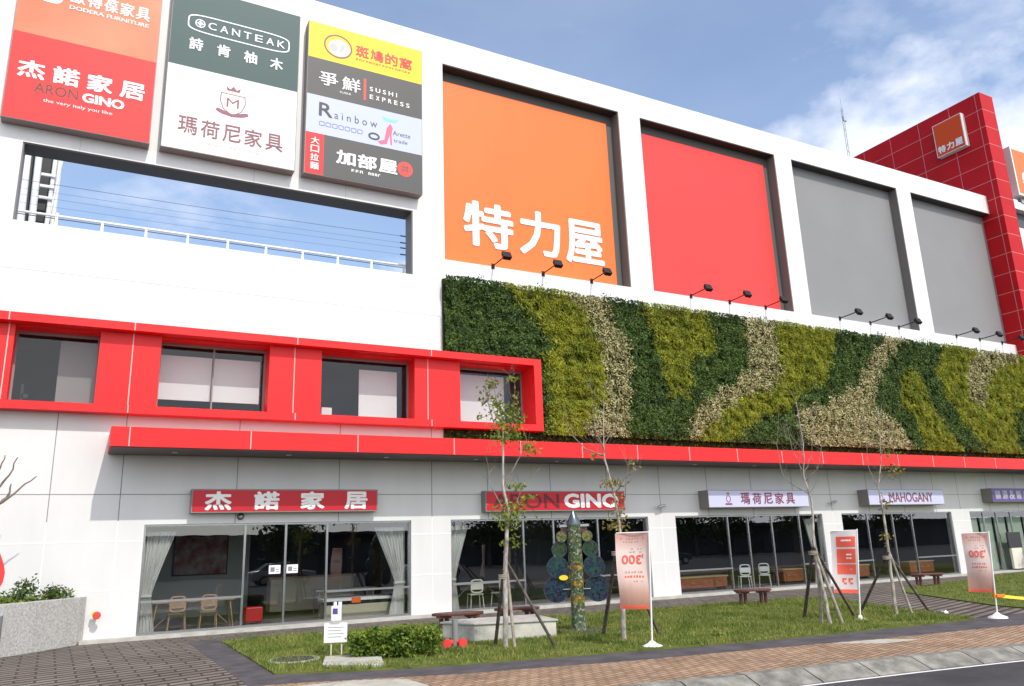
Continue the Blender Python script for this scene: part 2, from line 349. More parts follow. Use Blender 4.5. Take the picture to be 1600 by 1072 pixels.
# grass blades
def inpoly(P, x, y):
    ins = np.zeros(len(x), bool); n = len(P)
    for i in range(n):
        (x1, y1), (x2, y2) = P[i], P[(i+1) % n]
        c = ((y1 > y) != (y2 > y)) & (x < (x2-x1)*(y-y1)/(y2-y1+1e-12)+x1); ins ^= c
    return ins
def grass(P, n, seed, x1=46):
    r = np.random.default_rng(seed); A = np.array(P)
    x = r.uniform(A[:, 0].min()-.05, min(A[:, 0].max(), x1), n); y = r.uniform(A[:, 1].min()-.05, A[:, 1].max()+.05, n)
    jit = r.normal(size=(n, 2))*.035; k = inpoly(P, x+jit[:, 0], y+jit[:, 1])
    pn = np.sin(x*1.3+2*np.sin(y*.9))*np.sin(y*1.9+1.4*np.sin(x*.8))+.5*np.sin(x*4.1+y*3.3); k &= r.random(n) < np.clip(.95+.5*pn, .3, 1); x, y = x[k], y[k]; n = len(x)
    h = r.uniform(.035, .085, n)*(1+.6*np.sin(x*2.1+np.sin(y*1.7)*2)*np.sin(y*2.6))
    a = r.uniform(0, 6.28, n); w = r.uniform(.006, .013, n); lean = r.normal(size=(n, 2))*.03
    b = np.stack([x, y, np.full(n, .028)], 1); d = np.stack([np.cos(a)*w, np.sin(a)*w, np.zeros(n)], 1)
    t = b+np.stack([lean[:, 0], lean[:, 1], h], 1)
    V = np.stack([b-d, b+d, t], 1).reshape(-1, 3)
    me = bpy.data.meshes.new('grass'); me.vertices.add(3*n); me.vertices.foreach_set('co', V.ravel()); me.loops.add(3*n)
    me.loops.foreach_set('vertex_index', np.arange(3*n, dtype=np.int32)); me.polygons.add(n)
    me.polygons.foreach_set('loop_start', np.arange(0, 3*n, 3, dtype=np.int32)); me.polygons.foreach_set('loop_total', np.full(n, 3, np.int32)); me.update(calc_edges=True)
    me.materials.append(M['grass']); o = bpy.data.objects.new('grass', me); COL.objects.link(o)
    return tag(o, 'short mown grass on the strips in front of the shops', 'grass', kind='stuff')
M['grass'] = leafmat('grass', (.10, .165, .024), (.27, .285, .07), 1.3, .4, .3)
grass(LA, 110000, 1); grass(LB, 45000, 2, 40)

# ================================================================== SHOPPING MALL
mall = thing('shopping_mall', 'large white panelled shopping mall with red window band, red canopy and red tiled tower', 'building')
S1, S2, S3, S4, S5 = (1.4, 8.45), (9.7, 17.02), (18.2, 25.5), (26.6, 33.6), (34.9, 41.15)
GT = 2.69
# --- upper screen wall in white panels
uw = MB()
uw.box(-13, -2.2, 0, .5, 10.25, 12.42); uw.box(8.52, 9.62, 0, .5, 10.25, 18.14)
uw.box(-13, 8.52, 0, .5, 12.42, 18.14); uw.box(-13, 41.2, 0, .5, 18.14, 19.16)
uw.box(17.06, 18.09, 0, .5, 10.92, 18.14); uw.box(25.42, 26.45, 0, .5, 10.92, 18.14); uw.box(33.6, 34.66, 0, .5, 10.92, 18.14)
uw.box(9.62, 41.2, 0, .5, 10.25, 10.92)
uw.box(-13, 9.5, 0, .3, 7.76, 10.25)
b = MB(); J = .011
for x in (-.91, 3.57, 6.31): b.box(x-J, x+J, -.003, .01, 12.42, 12.84)
for x in (-6.4, -4.3, -2.2, -.05, 2.1, 4.25, 6.4, 8.52): b.box(x-J, x+J, -.003, .01, 7.76, 10.25)
for x in np.arange(-12, 41, 2.1): b.box(x-J, x+J, -.003, .01, 18.14, 19.16)
b.box(-13, 9.5, -.004, .01, 8.98-J, 8.98+J)
for x in (11.35, 13.3, 15.3, 17.3, 19.6, 21.8, 23.8, 25.9, 28.2, 30.2, 32.1, 34.2, 36.3, 38.2, 40.0): b.box(x-J, x+J, -.003, .01, 10.25, 10.92)
for xc in (17.57, 25.93, 34.13, 9.1):
    for z in (12.3, 13.7, 15.1, 16.5, 17.9): b.box(xc-.5 if xc > 10 else 8.78, xc+.5 if xc > 10 else 9.6, -.003, .01, z-.006, z+.006)
rv = MB()        # soffits and jambs with the recess shade put into their colour
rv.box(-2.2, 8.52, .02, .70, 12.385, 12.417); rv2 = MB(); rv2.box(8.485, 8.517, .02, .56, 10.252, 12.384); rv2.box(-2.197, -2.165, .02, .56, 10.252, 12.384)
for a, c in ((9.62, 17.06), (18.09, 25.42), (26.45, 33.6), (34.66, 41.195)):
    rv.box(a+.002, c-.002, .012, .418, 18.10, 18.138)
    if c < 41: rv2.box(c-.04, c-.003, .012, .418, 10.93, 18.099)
uw.build('upper_wall', M['white'], mall, extra=[(b, M['jointw']), (rv, M['reveal']), (rv2, M['jamb_shade'])])
b = MB(); b.box(9.5, 41.2, 0, .3, 7.76, 10.25); b.box(12.82, 41.2, 0, .3, 4.29, 7.76); b.box(-13, 12.82, 0, .3, 4.29, 5.42); b.box(-13, -2.3, -.002, 0, 4.29, 4.3)
VX = [-5.2, -2.4, -.72, .8, 3.55, 6.3, 9.1, 10.95, 13.2, 15.4, 17.6, 19.75, 21.9, 24.05, 26.1, 28.3, 30.5, 32.6, 34.3, 36.5, 38.7]
jb = MB()
for x in VX: jb.box(x-.01, x+.01, -.003, .01, 4.29, 5.4)
b.build('middle_wall', M['wall'], mall, extra=[(jb, M['joint'])])
b = MB(); b.box(-13, S1[0], 0, .3, 0, 4.29); b.box(S1[0], 41.2, 0, .3, GT, 4.29)
for a, c in ((S1[1], S2[0]), (S2[1], S3[0]), (S3[1], S4[0]), (S4[1], S5[0])): b.box(a, c, 0, .3, 0, GT)
jb = MB()
for x in VX:
    ing = any(a < x < c for a, c in (S1, S2, S3, S4, S5)); jb.box(x-.01, x+.01, -.003, .01, 2.78 if not ing else GT, 4.288)  # dark joint tone stands for shade, down to the canopy shadow edge
jl = MB(); jd = MB(); jd.box(-13, 41.2, -.004, .01, 3.43-.009, 3.43+.009)
for x in VX:
    if not any(a < x < c for a, c in (S1, S2, S3, S4, S5)): jl.box(x-.009, x+.009, -.003, .01, .08, 2.78)  # sunlit joint tone painted below the canopy shadow edge
for z in (2.3, 1.16):
    for a, c in [(-13, S1[0]), (S1[1], S2[0]), (S2[1], S3[0]), (S3[1], S4[0]), (S4[1], S5[0])]: jl.box(a, c, -.004, .01, z-.011, z+.011)
b.build('lower_wall', M['wall'], mall, extra=[(jb, M['joint']), (jl, M['joint_sunlit']), (jd, M['joint'])])
# --- the four recessed panels
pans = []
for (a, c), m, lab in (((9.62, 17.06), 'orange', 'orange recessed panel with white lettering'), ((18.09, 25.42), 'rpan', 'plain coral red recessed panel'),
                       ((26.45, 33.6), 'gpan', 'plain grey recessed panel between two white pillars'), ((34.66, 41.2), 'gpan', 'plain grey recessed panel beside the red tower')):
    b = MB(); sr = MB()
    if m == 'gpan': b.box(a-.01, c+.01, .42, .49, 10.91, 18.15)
    else: b.box(a+.1, c-.36, .38, .42, 11.0, 17.72); sr.box(a-.01, c+.01, .42, .49, 10.91, 18.15)  # dark grey margin behind the coloured panel, wider at top and right
    o = b.build('recessed_panel', M[m], mall, extra=[(sr, M['margin'])]); tag(o, lab); pans.append(o)
l1 = text('lettering', '特', 10.47, 12.40, 11.72, 13.38, M['wht'], pans[0], depth=-.365, weight=.058, thick=0)
l1 = text('lettering', '力', 12.62, 14.33, 11.72, 13.42, M['wht'], pans[0], depth=-.365, weight=.05, thick=0)
l1 = text('lettering', '屋', 14.52, 16.2, 11.68, 13.40, M['wht'], pans[0], depth=-.365, weight=.058, thick=0)
# --- core so that the mall is a real volume
b = MB(); b.box(-13, 41.2, 20, 20.3, 0, 9.8); b.box(-13, -12.7, .3, 20, 0, 9.8); b.box(-13, 41.2, .31, 20.3, 9.8, 10.0)
b.box(-12.7, 41.2, .31, 20, 4.1, 4.3)
for x in (-2.6, 13.2): b.box(x, x+.1, .31, 6, 4.3, 9.8)
b.build('roof_deck', M['wall'], mall)
b = MB()
for x in np.arange(11, 41, 5): b.box(x, x+.2, .5, 2.4, 10, 18.6)
b.build('brace', M['wall'], mall)
# --- red window band
b = MB(); F = -.4
b.box(-13, 12.82, F, .0, 7.54, 7.75); b.box(-13, 12.82, F, .0, 5.40, 5.60); b.box(12.55, 12.82, F, 0, 5.60, 7.54)
b.box(-13, 12.55, 0, .5, 7.5, 7.74); b.box(-13, 12.55, 0, .5, 5.42, 5.585)
WX = [(-1.83, .02), (1.45, 4.23), (5.69, 8.53), (10.04, 12.54)]
pr_ = -13
for a, c in WX:
    b.box(pr_, a, -.1, .5, 5.605, 7.535); pr_ = c
b.box(12.55, 12.8, 0, .5, 5.42, 7.74)
wb_ = b; b = MB()
for x in (-1.96, .78, 4.92, 8.96):
    b.box(x-.012, x+.012, F-.003, F+.01, 7.545, 7.75); b.box(x-.012, x+.012, F-.003, F+.01, 5.41, 5.60)
    b.box(x-.012, x+.012, -.103, -.09, 5.6, 7.53)
wb_.build('window_band', M['red'], mall, extra=[(b, M['jred'])])
for i, (a, c) in enumerate(WX):
    w = MB(); w.box(a, c, .46, .47, 5.6, 7.5); wo = w.build('band_window', M['glassb'], mall)
    f = MB(); f.box(a, c, .44, .50, 7.42, 7.5); f.box(a, c, .44, .5, 5.6, 5.66); f.box(a, a+.05, .44, .5, 5.66, 7.42); f.box(c-.05, c, .44, .5, 5.66, 7.42)
    if i == 1: f.box((a+c)/2-.02, (a+c)/2+.02, .45, .49, 5.66, 7.42)
    f.build('window_frame', M['sback'], wo)
    r_ = MB(); r_.box(a-.3, c+.3, 3.2, 3.25, 5.0, 7.6); r_.box(a-.3, c+.3, .52, 3.2, 7.6, 7.65); r_.build('room_wall', M['slate'], wo)
    bl = MB(); bg2 = MB()
    if i == 0: bg2.box(-.86, .05, .62, .64, 5.6, 7.36); bl = None; dk = MB().box(-1.62, -1.56, .7, .75, 5.6, 6.2).box(-1.6, -1.45, .7, .75, 5.85, 5.95); dk.build('window_handle', M['dark'], wo)
    if i == 1: bl.box(1.2, 2.82, .62, .64, 5.98, 7.2); bl.box(2.84, 4.12, .62, .64, 5.98, 7.2)
    if i == 2: bl.box(7.02, 8.22, .62, .64, 5.6, 7.2); bl.box(5.9, 6.2, .58, .585, 5.68, 5.98)
    if i == 3: bl.box(10.0, 11.95, .62, .64, 5.6, 7.3)
    if bl: bl.build('blind', M['blind'], wo)
    if bg2.v: bg2.build('blind', M['blindg'], wo)
    if i == 1:
        MB().box(3.55, 3.95, .56, .58, 5.66, 5.75).build('paper', M['wht'], wo)
# --- canopy
cb = MB(); cb.box(.43, 46, -1.5, -.0, 4.435, 4.90)
jc = MB()
for x in [.83, 3.59, 6.36, 9.18, 11.34, 13.52, 15.64, 17.8, 19.95, 22.1, 24.2, 26.4, 28.5, 30.7, 32.8, 35.0, 37.2]: jc.box(x-.011, x+.011, -1.503, -1.49, 4.44, 4.895)
cn = cb.build('canopy', M['red'], mall, extra=[(jc, M['jred'])])
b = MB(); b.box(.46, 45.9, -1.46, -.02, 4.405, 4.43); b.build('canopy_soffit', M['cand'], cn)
for x in (1.9, 4.7, 7.4, 10.2, 13, 15.8, 18.6, 21.4, 24.2):
    b = MB(); b.tube([(x, -.8, 4.39), (x, -.8, 4.406)], .07, 12); b.build('downlight', M['cream'], cn)
# --- tower
tb = MB(); tb.box(41.2, 42.4, -.7, 13, 0, 25.05)
b = MB(); J = .014
for z in np.arange(24.03, 10, -1.035):
    b.box(41.197, 41.21, -.7, 13, z-J, z+J); b.box(41.2, 42.4, -.703, -.69, z-J, z+J)
for y in (-.42, 1.1, 3.0, 4.85, 6.7, 8.6, 10.5): b.box(41.196, 41.21, y-J, y+J, 4, 25.05)
tb.build('tower', M['tile'], mall, extra=[(b, M['jtile'])])
# --- wing right of the tower
b = MB(); b.box(42.4, 60, 0, .5, 0, 17.8); b.box(42.4, 60, -.25, .5, 18.75, 19.2); b.build('wing_wall', M['white'], mall)
b = MB(); b.box(42.4, 60, .1, .3, 17.8, 18.75); b.build('wing_window', M['slate'], mall)
# --- shopfronts: frame, glass and room behind
MU = {0: [3.84, 4.9, 6.02], 1: [12.2, 13.3, 15.0], 2: [20.67, 21.65, 22.85, 24.3], 3: [28.2, 29.75, 30.98], 4: [36.0, 37.0, 38.1, 39.4]}
for i, (a, c) in enumerate((S1, S2, S3, S4, S5)):
    g_ = MB(); g_.box(a, c, .115, .125, .075, GT-.04); go = g_.build('shop_window', M['glass'], mall)
    f = MB(); f.box(a, c, .07, .17, .06, .13); f.box(a, a+.05, .07, .17, .13, GT-.05); f.box(c-.05, c, .07, .17, .13, GT-.05); f.box(a, c, .07, .17, GT-.05, GT)
    for x in MU[i]: f.box(x-.028, x+.028, .08, .16, .13, GT-.05)
    f.build('window_frame', M['frame'], go)
    rl = MB(); ms = [a+.05]+MU[i]+[c-.05]; zr = .82
    spans = [(ms[0], ms[1]), (ms[-2], ms[-1])] if i != 4 else []
    for p, q in spans: rl.box(p, q, .04, .09, zr, zr+.05)
    if rl.v: rl.build('push_rail', M['steel'], go)
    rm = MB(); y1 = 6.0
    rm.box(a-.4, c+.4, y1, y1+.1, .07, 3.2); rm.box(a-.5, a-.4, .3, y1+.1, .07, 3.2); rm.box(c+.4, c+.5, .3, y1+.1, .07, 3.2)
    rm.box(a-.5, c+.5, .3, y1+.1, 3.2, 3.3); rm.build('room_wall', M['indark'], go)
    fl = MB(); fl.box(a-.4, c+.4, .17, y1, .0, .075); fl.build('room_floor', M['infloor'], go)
b = MB(); b.box(1.05, 4.95, 5.5, 5.6, .075, 3.1); b.build('partition', M['inwall'], mall)
b = MB(); b.box(13.9, 16.9, 4.5, 4.6, .075, 3.1); b.build('partition', M['slate'], mall)
# pale panels in the last shop
M['palegreen'] = mat('pale_green_screen', (.50, .58, .47), .7)
for x0, x1 in ((35.05, 35.9), (36.1, 37.0), (37.2, 38.0), (38.2, 39.3), (39.5, 40.9)):
    b = MB(); b.box(x0, x1, .35, .39, .1, 2.45); b.build('screen_panel', M['palegreen'], mall)

# ================================================================== GREEN WALL
GW = thing('green_wall', 'living green wall planted in swirls of dark green, yellow green and cream above the red canopy', 'green wall', (9.5, 0, 5.2))
def gpart(o): o.parent = GW; o.matrix_parent_inverse = Matrix.Translation((-9.5, 0, -5.2)); return o
M['gback'] = mat('planting_felt', (.018, .028, .012), .95, .1, col2=(.035, .05, .02), vscale=5)
b = MB(); b.box(9.5, 41.19, -.12, -.002, 7.77, 10.22); b.box(12.83, 41.19, -.12, -.002, 5.35, 7.77); b.box(9.5, 41.19, -.05, -.002, 4.9, 5.395); gpart(b.build('planting_panel', M['gback']))
POLY = [('Y', [(11.5, 10.4), (11.6, 10.1), (12.2, 9.7), (12.7, 9.2), (13.3, 8.7), (13.5, 8.3), (13.1, 7.9), (13.1, 7.3), (13.2, 6.4), (13.1, 5.1), (14.6, 5.2), (14.6, 5.5), (14.7, 5.9), (15.3, 6.5), (15.5, 7.2), (15.4, 8.0), (15.3, 8.6), (14.9, 9.2), (14.6, 9.8), (14.1, 10.1), (14.1, 10.4)]),
('C', [(14.1, 10.4), (14.1, 10.1), (14.6, 9.8), (14.9, 9.2), (15.3, 8.6), (15.4, 8.0), (15.5, 7.2), (15.3, 6.5), (14.7, 5.9), (14.5, 5.5), (14.6, 5.2), (16.1, 5.2), (16.2, 5.5), (16.3, 6.2), (16.5, 7.2), (16.6, 8.2), (16.4, 8.9), (16.0, 9.4), (15.5, 10.1), (15.4, 10.5)]),
('Y', [(17.2, 10.4), (17.2, 10.1), (17.6, 9.6), (17.8, 8.7), (18.0, 7.9), (18.2, 7.0), (19.1, 6.9), (19.2, 7.7), (19.2, 8.4), (20.5, 8.8), (20.6, 9.1), (20.2, 9.9), (20.2, 10.2), (20.1, 10.5)]),
('C', [(21.9, 7.8), (20.3, 7.1), (19.7, 6.5), (19.1, 5.8), (19.0, 5.2), (19.7, 5.2), (19.7, 5.4), (20.2, 6.0), (21.8, 6.9)]),
('C', [(22.1, 10.2), (22.1, 10.0), (22.3, 9.1), (22.2, 8.2), (21.5, 7.6), (20.5, 7.2), (18.9, 6.0), (19.2, 5.3), (20.4, 6.2), (20.9, 6.6), (21.9, 7.1), (23.3, 7.4), (23.9, 8.0), (24.0, 9.0), (23.7, 10.1), (23.8, 10.3)]),
('Y', [(23.8, 10.3), (23.8, 10.1), (24.0, 9.0), (23.9, 8.0), (23.3, 7.4), (21.9, 7.1), (20.9, 6.6), (20.4, 6.2), (19.6, 5.6), (19.0, 4.9), (20.4, 4.9), (20.8, 5.4), (21.5, 5.8), (22.8, 6.4), (24.2, 6.8), (25.0, 7.5), (26.1, 7.9), (26.6, 8.3), (27.1, 9.6), (27.3, 10.4), (27.4, 10.6)]),
('C', [(30.4, 10.3), (30.3, 10.0), (29.2, 9.0), (28.4, 8.0), (27.2, 7.5), (26.0, 6.9), (24.8, 6.8), (24.4, 6.2), (24.9, 5.5), (25.5, 5.3), (25.4, 5.0), (31.6, 5.2), (31.4, 5.5), (30.8, 6.1), (30.2, 6.6), (29.2, 6.9), (29.4, 7.9), (30.0, 8.8), (31.3, 9.9), (31.8, 10.1), (31.8, 10.4)]),
('Y', [(32.3, 9.0), (31.4, 8.6), (31.1, 7.9), (31.3, 7.2), (31.9, 6.5), (32.2, 5.9), (32.3, 5.0), (34.8, 5.1), (34.6, 5.5), (34.0, 6.3), (33.2, 6.9), (33.0, 7.6), (32.5, 8.7)]),
('Y', [(34.6, 10.4), (34.5, 10.0), (33.9, 9.0), (34.2, 8.0), (34.9, 7.0), (35.6, 6.5), (36.5, 5.6), (36.8, 5.0), (39.1, 5.1), (39.1, 6.1), (39.6, 7.4), (40.5, 7.8), (43.6, 9.0), (44.6, 10.6), (40.7, 10.3), (38.2, 10.6)]),
('C', [(37.3, 10.5), (37.1, 10.1), (36.2, 9.3), (35.9, 8.3), (36.4, 7.6), (36.9, 7.3), (37.2, 7.7), (37.6, 8.6), (38.5, 9.4), (40.6, 10.0), (40.9, 10.5)])]
n = 270000
x = rng.uniform(9.5, 41.2, n); z = rng.uniform(5.32, 10.27, n); keep = (z > 7.8) | (x > 12.85); x, z = x[keep], z[keep]
wx = x+.10*np.sin(z*7.1+x*3)+rng.normal(size=len(x))*.11; wz = z+.10*np.sin(x*6.3)+rng.normal(size=len(x))*.11
cls = np.zeros(len(x), int)
for c, P in POLY: cls[inpoly(P, wx, wz)] = {'D': 0, 'Y': 1, 'C': 2}[c]
def vn(x, z, s, sd):      # lattice noise
    r = np.random.default_rng(sd); T = r.random((256, 256)); X, Z = x/s, z/s; i, j = np.floor(X).astype(int), np.floor(Z).astype(int)
    u, v = X-i, Z-j; u = u*u*(3-2*u); v = v*v*(3-2*v); g = lambda a, b_: T[a % 256, b_ % 256]
    return (g(i, j)*(1-u)+g(i+1, j)*u)*(1-v)+(g(i, j+1)*(1-u)+g(i+1, j+1)*u)*v
rel = .5*vn(x, z, .33, 1)+.3*vn(x, z, .16, 2)+.2*vn(x, z, 1.3, 5)
row = np.abs(((z-5.3)/.42) % 1-.5)*2
dep = -.13-.26*rel*(.8+.2*(1-row))-rng.random(len(x))*.05
dep -= .09*np.clip((z-9.7)/.5, 0, 1)
gap = rel < .30
dep[gap] += .06
sel = (cls == 0); P = np.stack([x, dep, z], 1)
M['leafD'] = leafmat('dark_green_leaf', (.03, .062, .010), (.085, .145, .026), 2.2, .55, .16)
M['leafY'] = leafmat('yellow_green_leaf', (.155, .19, .012), (.32, .33, .02), 2.2, .4, .3)
M['leafC'] = leafmat('cream_leaf', (.33, .30, .13), (.58, .53, .29), 4.0, .4, .15)
M['leafB'] = leafmat('olive_leaf', (.06, .09, .015), (.14, .13, .03), 4.0, .4, .15)
gpart(quads('dark_foliage', P[sel], .086, M['leafD'], aspect=.62, flat=(0, -1, .35), seed=3))
sel = (cls == 1); gpart(quads('yellow_foliage', P[sel]+np.array([0, -.02, 0]), .125, M['leafY'], aspect=.27, flat=(0, -1, .6), seed=4, droop=(0, -.5, -.9)))
sel = (cls == 2); q = rng.random(len(x)) < .52
gpart(quads('cream_foliage', P[sel & q]+np.array([0, -.02, 0]), .088, M['leafC'], aspect=.42, flat=(0, -1, .4), seed=5))
gpart(quads('olive_foliage', P[sel & ~q], .085, M['leafB'], aspect=.5, flat=(0, -1, .2), seed=6))
# fringe that hangs over the bottom and the sprigs over the top edge
m_ = 3200; fx = rng.uniform(9.5, 41.2, m_); gpart(quads('shade_foliage', np.stack([fx, rng.uniform(-.12, -.05, m_), rng.uniform(4.95, 5.4, m_)], 1), .12, M['leafD'], aspect=.5, seed=8))
sp = []
for _ in range(46):
    sx = rng.uniform(9.6, 41); k = rng.integers(8, 26); h_ = rng.uniform(.1, .34)
    sp.append(np.stack([sx+rng.normal(size=k)*.09, -.2+rng.normal(size=k)*.06, 10.2+rng.random(k)*h_], 1))
gpart(quads('sprig', np.concatenate(sp), .075, M['leafD'], aspect=.55, seed=9))

# ================================================================== SIGNS ON THE WALL
def signbox(name, label, x0, x1, z0, z1, dep, face, side='sback', cat='sign', group=None, border=.0, bmat=None):
    t = thing(name, label, cat, ((x0+x1)/2, 0, z0), group)
    def at(o): o.parent = t; o.matrix_parent_inverse = Matrix.Translation((-(x0+x1)/2, 0, -z0)); return o
    b = MB(); b.box(x0, x1, -dep, -.006, z0, z1); at(b.build('sign_box', M[side]))
    if face:
        b = MB(); b.box(x0+border, x1-border, -dep-.006, -dep+.001, z0+border, z1-border); at(b.build('sign_face', M[face]))
    return t, at, -dep-.006
def marks(y, x0, x1, z0, z1, n, m):   # lettering too small to read
    b = MB(); w = (x1-x0)/n; r_ = random.Random(n)
    for k in range(n):
        a = x0+k*w
        b.box(a+w*.1, a+w*.75, y-.005, y-.001, z1-(z1-z0)*.22, z1); b.box(a+w*.1, a+w*.3, y-.0055, y-.001, z0, z1)
        if r_.random() < .6: b.box(a+w*.1, a+w*.8, y-.006, y-.001, z0+(z1-z0)*.3, z0+(z1-z0)*.5)
        if r_.random() < .5: b.box(a+w*.6, a+w*.8, y-.0065, y-.001, z0, z1-(z1-z0)*.1)
    return b.build('lettering', M[m])
G3 = 'billboards in a row on the upper left wall'
# left billboard
t, at, y = signbox('billboard', 'leftmost billboard, orange over red, with large white characters', -2.72, .73, 12.84, 18.12, .36, None, cat='billboard', group=G3)
at(MB().box(-2.70, .71, y, y+.02, 15.36, 18.10).build('upper_face', M['torange'])); at(MB().box(-2.70, .71, y, y+.02, 12.86, 15.36).build('lower_face', M['tred2']))
D_ = dict(origin=(0, y, 0), thick=.003)
at(chars('lettering', '杰諾家居', -2.5, .5, 14.06, 14.58, M['wht'], None, .62, weight=.022, **D_))
at(text('lettering', 'ARON', -2.08, -1.08, 13.70, 13.98, M['ink'], None, **D_)); at(text('lettering', 'GINO', -.98, .03, 13.68, 13.96, M['wht'], None, weight=.018, **D_))
at(text('lettering', 'the very italy you like', -1.85, -.24, 13.44, 13.56, M['wht'], None, **D_))
at(chars('lettering', '歐得葆家具', -1.52, .45, 16.58, 17.0, M['wht'], None, .36, weight=.01, **D_)); at(text('lettering', 'DODERA FURNITURE', -1.52, .44, 16.38, 16.50, M['wht'], None, weight=.004, **D_))
b = MB(); ringpoly(b, -1.98, 16.78, .30, .36, .14, y-.006, y-.002, sq=.6); b.box(-2.3, -2.2, y-.008, y-.002, 16.5, 17.1); at(b.build('emblem', M['wht']))
# middle billboard
t, at, y = signbox('billboard', 'middle billboard, dark green over white, with a shield crest bearing an M', 1.0, 4.66, 12.84, 18.15, .36, None, cat='billboard', group=G3)
at(MB().box(1.02, 4.64, y, y+.02, 15.47, 18.13).build('upper_face', M['tgreen'])); at(MB().box(1.02, 4.64, y, y+.02, 12.86, 15.47).build('lower_face', M['white']))
D_ = dict(origin=(0, y, 0), thick=.003)
b = MB(); ringpoly(b, 2.9, 16.97, 1.46, .30, .035, y-.006, y-.002, n=40, sq=.42); ringpoly(b, 1.78, 16.97, .14, .14, .03, y-.006, y-.002, n=18); ringpoly(b, 1.78, 16.97, .07, .07, .02, y-.0065, y-.002, n=12)
b.box(1.66, 1.90, y-.007, y-.002, 16.955, 16.985); b.box(1.765, 1.795, y-.0075, y-.002, 16.85, 17.09); at(b.build('emblem', M['wht']))
at(chars('lettering', 'CANTEAK', 2.0, 4.22, 16.85, 17.09, M['wht'], None, .23, weight=.004, **D_))
at(chars('lettering', '詩肯柚木', 1.52, 4.18, 16.06, 16.46, M['wht'], None, .38, weight=.012, **D_))
b = MB()
cx = 2.81
sh = [(-.34, .30), (.34, .30), (.36, .05), (.26, -.22), (0, -.40), (-.26, -.22), (-.36, .05)]
for (p, q), (r_, s_) in zip(sh, sh[1:]+sh[:1]):
    b.add([(cx+p, y-.006, 14.6+q), (cx+r_, y-.006, 14.6+s_), (cx+r_*.93, y-.006, 14.6+s_*.93), (cx+p*.93, y-.006, 14.6+q*.93)], [(3, 2, 1, 0)])
b.wallpoly([(cx-.17, 15.0), (cx+.17, 15.0), (cx+.2, 15.13), (cx+.09, 15.05), (cx, 15.16), (cx-.09, 15.05), (cx-.2, 15.13)], y-.006, y-.002)
b.wallpoly([(cx-.46, 14.30), (cx-.3, 14.22), (cx, 14.17), (cx+.3, 14.22), (cx+.46, 14.30), (cx+.42, 14.38), (cx, 14.26), (cx-.42, 14.38)], y-.0065, y-.002)
at(b.build('emblem', M['inkbr'])); at(text('lettering', 'M', cx-.17, cx+.17, 14.47, 14.76, M['inkbr'], None, **D_))
at(chars('lettering', '瑪荷尼家具', 1.4, 4.28, 13.36, 13.90, M['inkbr'], None, .50, weight=.004, **D_))
at(text('lettering', 'FURNITURE    1976', 1.97, 3.62, 13.12, 13.21, M['inkgr'], None, **D_))
# right billboard
t, at, y = signbox('billboard', 'right billboard divided into yellow, charcoal, lilac and charcoal strips', 4.92, 8.72, 12.86, 18.12, .36, None, cat='billboard', group=G3)
for nm, x0, x1, z0, z1, m in (('yellow_strip', 4.94, 8.7, 16.84, 18.10, 'tyellow'), ('charcoal_strip', 4.94, 8.7, 15.54, 16.84, 'tcharcoal'), ('lilac_strip', 4.94, 8.7, 14.24, 15.54, 'tlilac'),
                              ('red_strip', 4.94, 5.5, 12.88, 14.24, 'tred2'), ('charcoal_strip', 5.5, 8.7, 12.88, 14.24, 'tcharcoal')):
    at(MB().box(x0, x1, y, y+.02, z0, z1).build(nm, M[m]))
D_ = dict(origin=(0, y, 0), thick=.003)
b = MB(); ringpoly(b, 5.87, 17.43, .46, .42, .05, y-.006, y-.002); at(b.build('emblem', M['inkbr'])); b = MB(); disc(b, 5.9, 17.38, .34, .3, y-.005, y-.001); at(b.build('emblem', M['wht']))
b = MB(); disc(b, 5.72, 17.36, .14, .15, y-.0075, y-.002); b.wallpoly([(5.9, 17.2), (6.02, 17.3), (6.1, 17.5), (6.0, 17.58), (5.94, 17.4)], y-.0075, y-.002); at(b.build('emblem', M['inkgr']))
at(chars('lettering', '斑鳩的窩', 6.44, 8.36, 17.26, 17.68, M['inkred'], None, .44, weight=.012, **D_)); at(marks(y, 6.44, 8.32, 17.11, 17.19, 17, 'inkred'))
at(chars('lettering', '爭鮮', 5.29, 6.62, 15.94, 16.42, M['wht'], None, .6, weight=.008, **D_)); at(text('lettering', 'SUSHI', 5.95, 6.3, 15.80, 15.87, M['wht'], None, **D_))
at(MB().box(6.72, 6.80, y-.004, y-.001, 15.75, 16.52).build('stripe', M['inkred']))
at(text('lettering', 'S U S H I', 6.92, 7.84, 16.12, 16.28, M['wht'], None, weight=.006, **D_)); at(chars('lettering', 'EXPRESS', 6.92, 8.27, 15.84, 16.0, M['wht'], None, .12, weight=.006, **D_))
at(text('lettering', 'R', 5.32, 5.74, 14.86, 15.32, M['ink'], None, weight=.006, **D_)); at(text('lettering', 'a i n b o w', 5.80, 7.18, 14.86, 15.12, M['ink'], None, **D_))
b = MB()
for k in range(7): ringpoly(b, 5.42+k*.2, 14.60, .085, .075, .015, y-.006, y-.002, n=16, sq=.5)
at(b.build('emblem', M['inkbl'])); b = MB(); ringpoly(b, 7.08, 14.55, .19, .13, .06, y-.006, y-.002, n=16); at(b.build('emblem', M['ink']))
b = MB(); b.wallpoly([(7.2, 14.42), (7.42, 14.5), (7.5, 14.95), (7.62, 15.12), (7.70, 14.98), (7.66, 14.74), (7.68, 14.38), (7.63, 14.38), (7.60, 14.72), (7.5, 14.38), (7.3, 14.32)], y-.0065, y-.002); at(b.build('emblem', M['inkpk']))
b = MB(); b.wallpoly([(7.42, 15.2), (7.8, 15.2), (7.9, 15.32), (7.6, 15.28), (7.34, 15.34)], y-.006, y-.002); at(b.build('emblem', M['inkteal']))
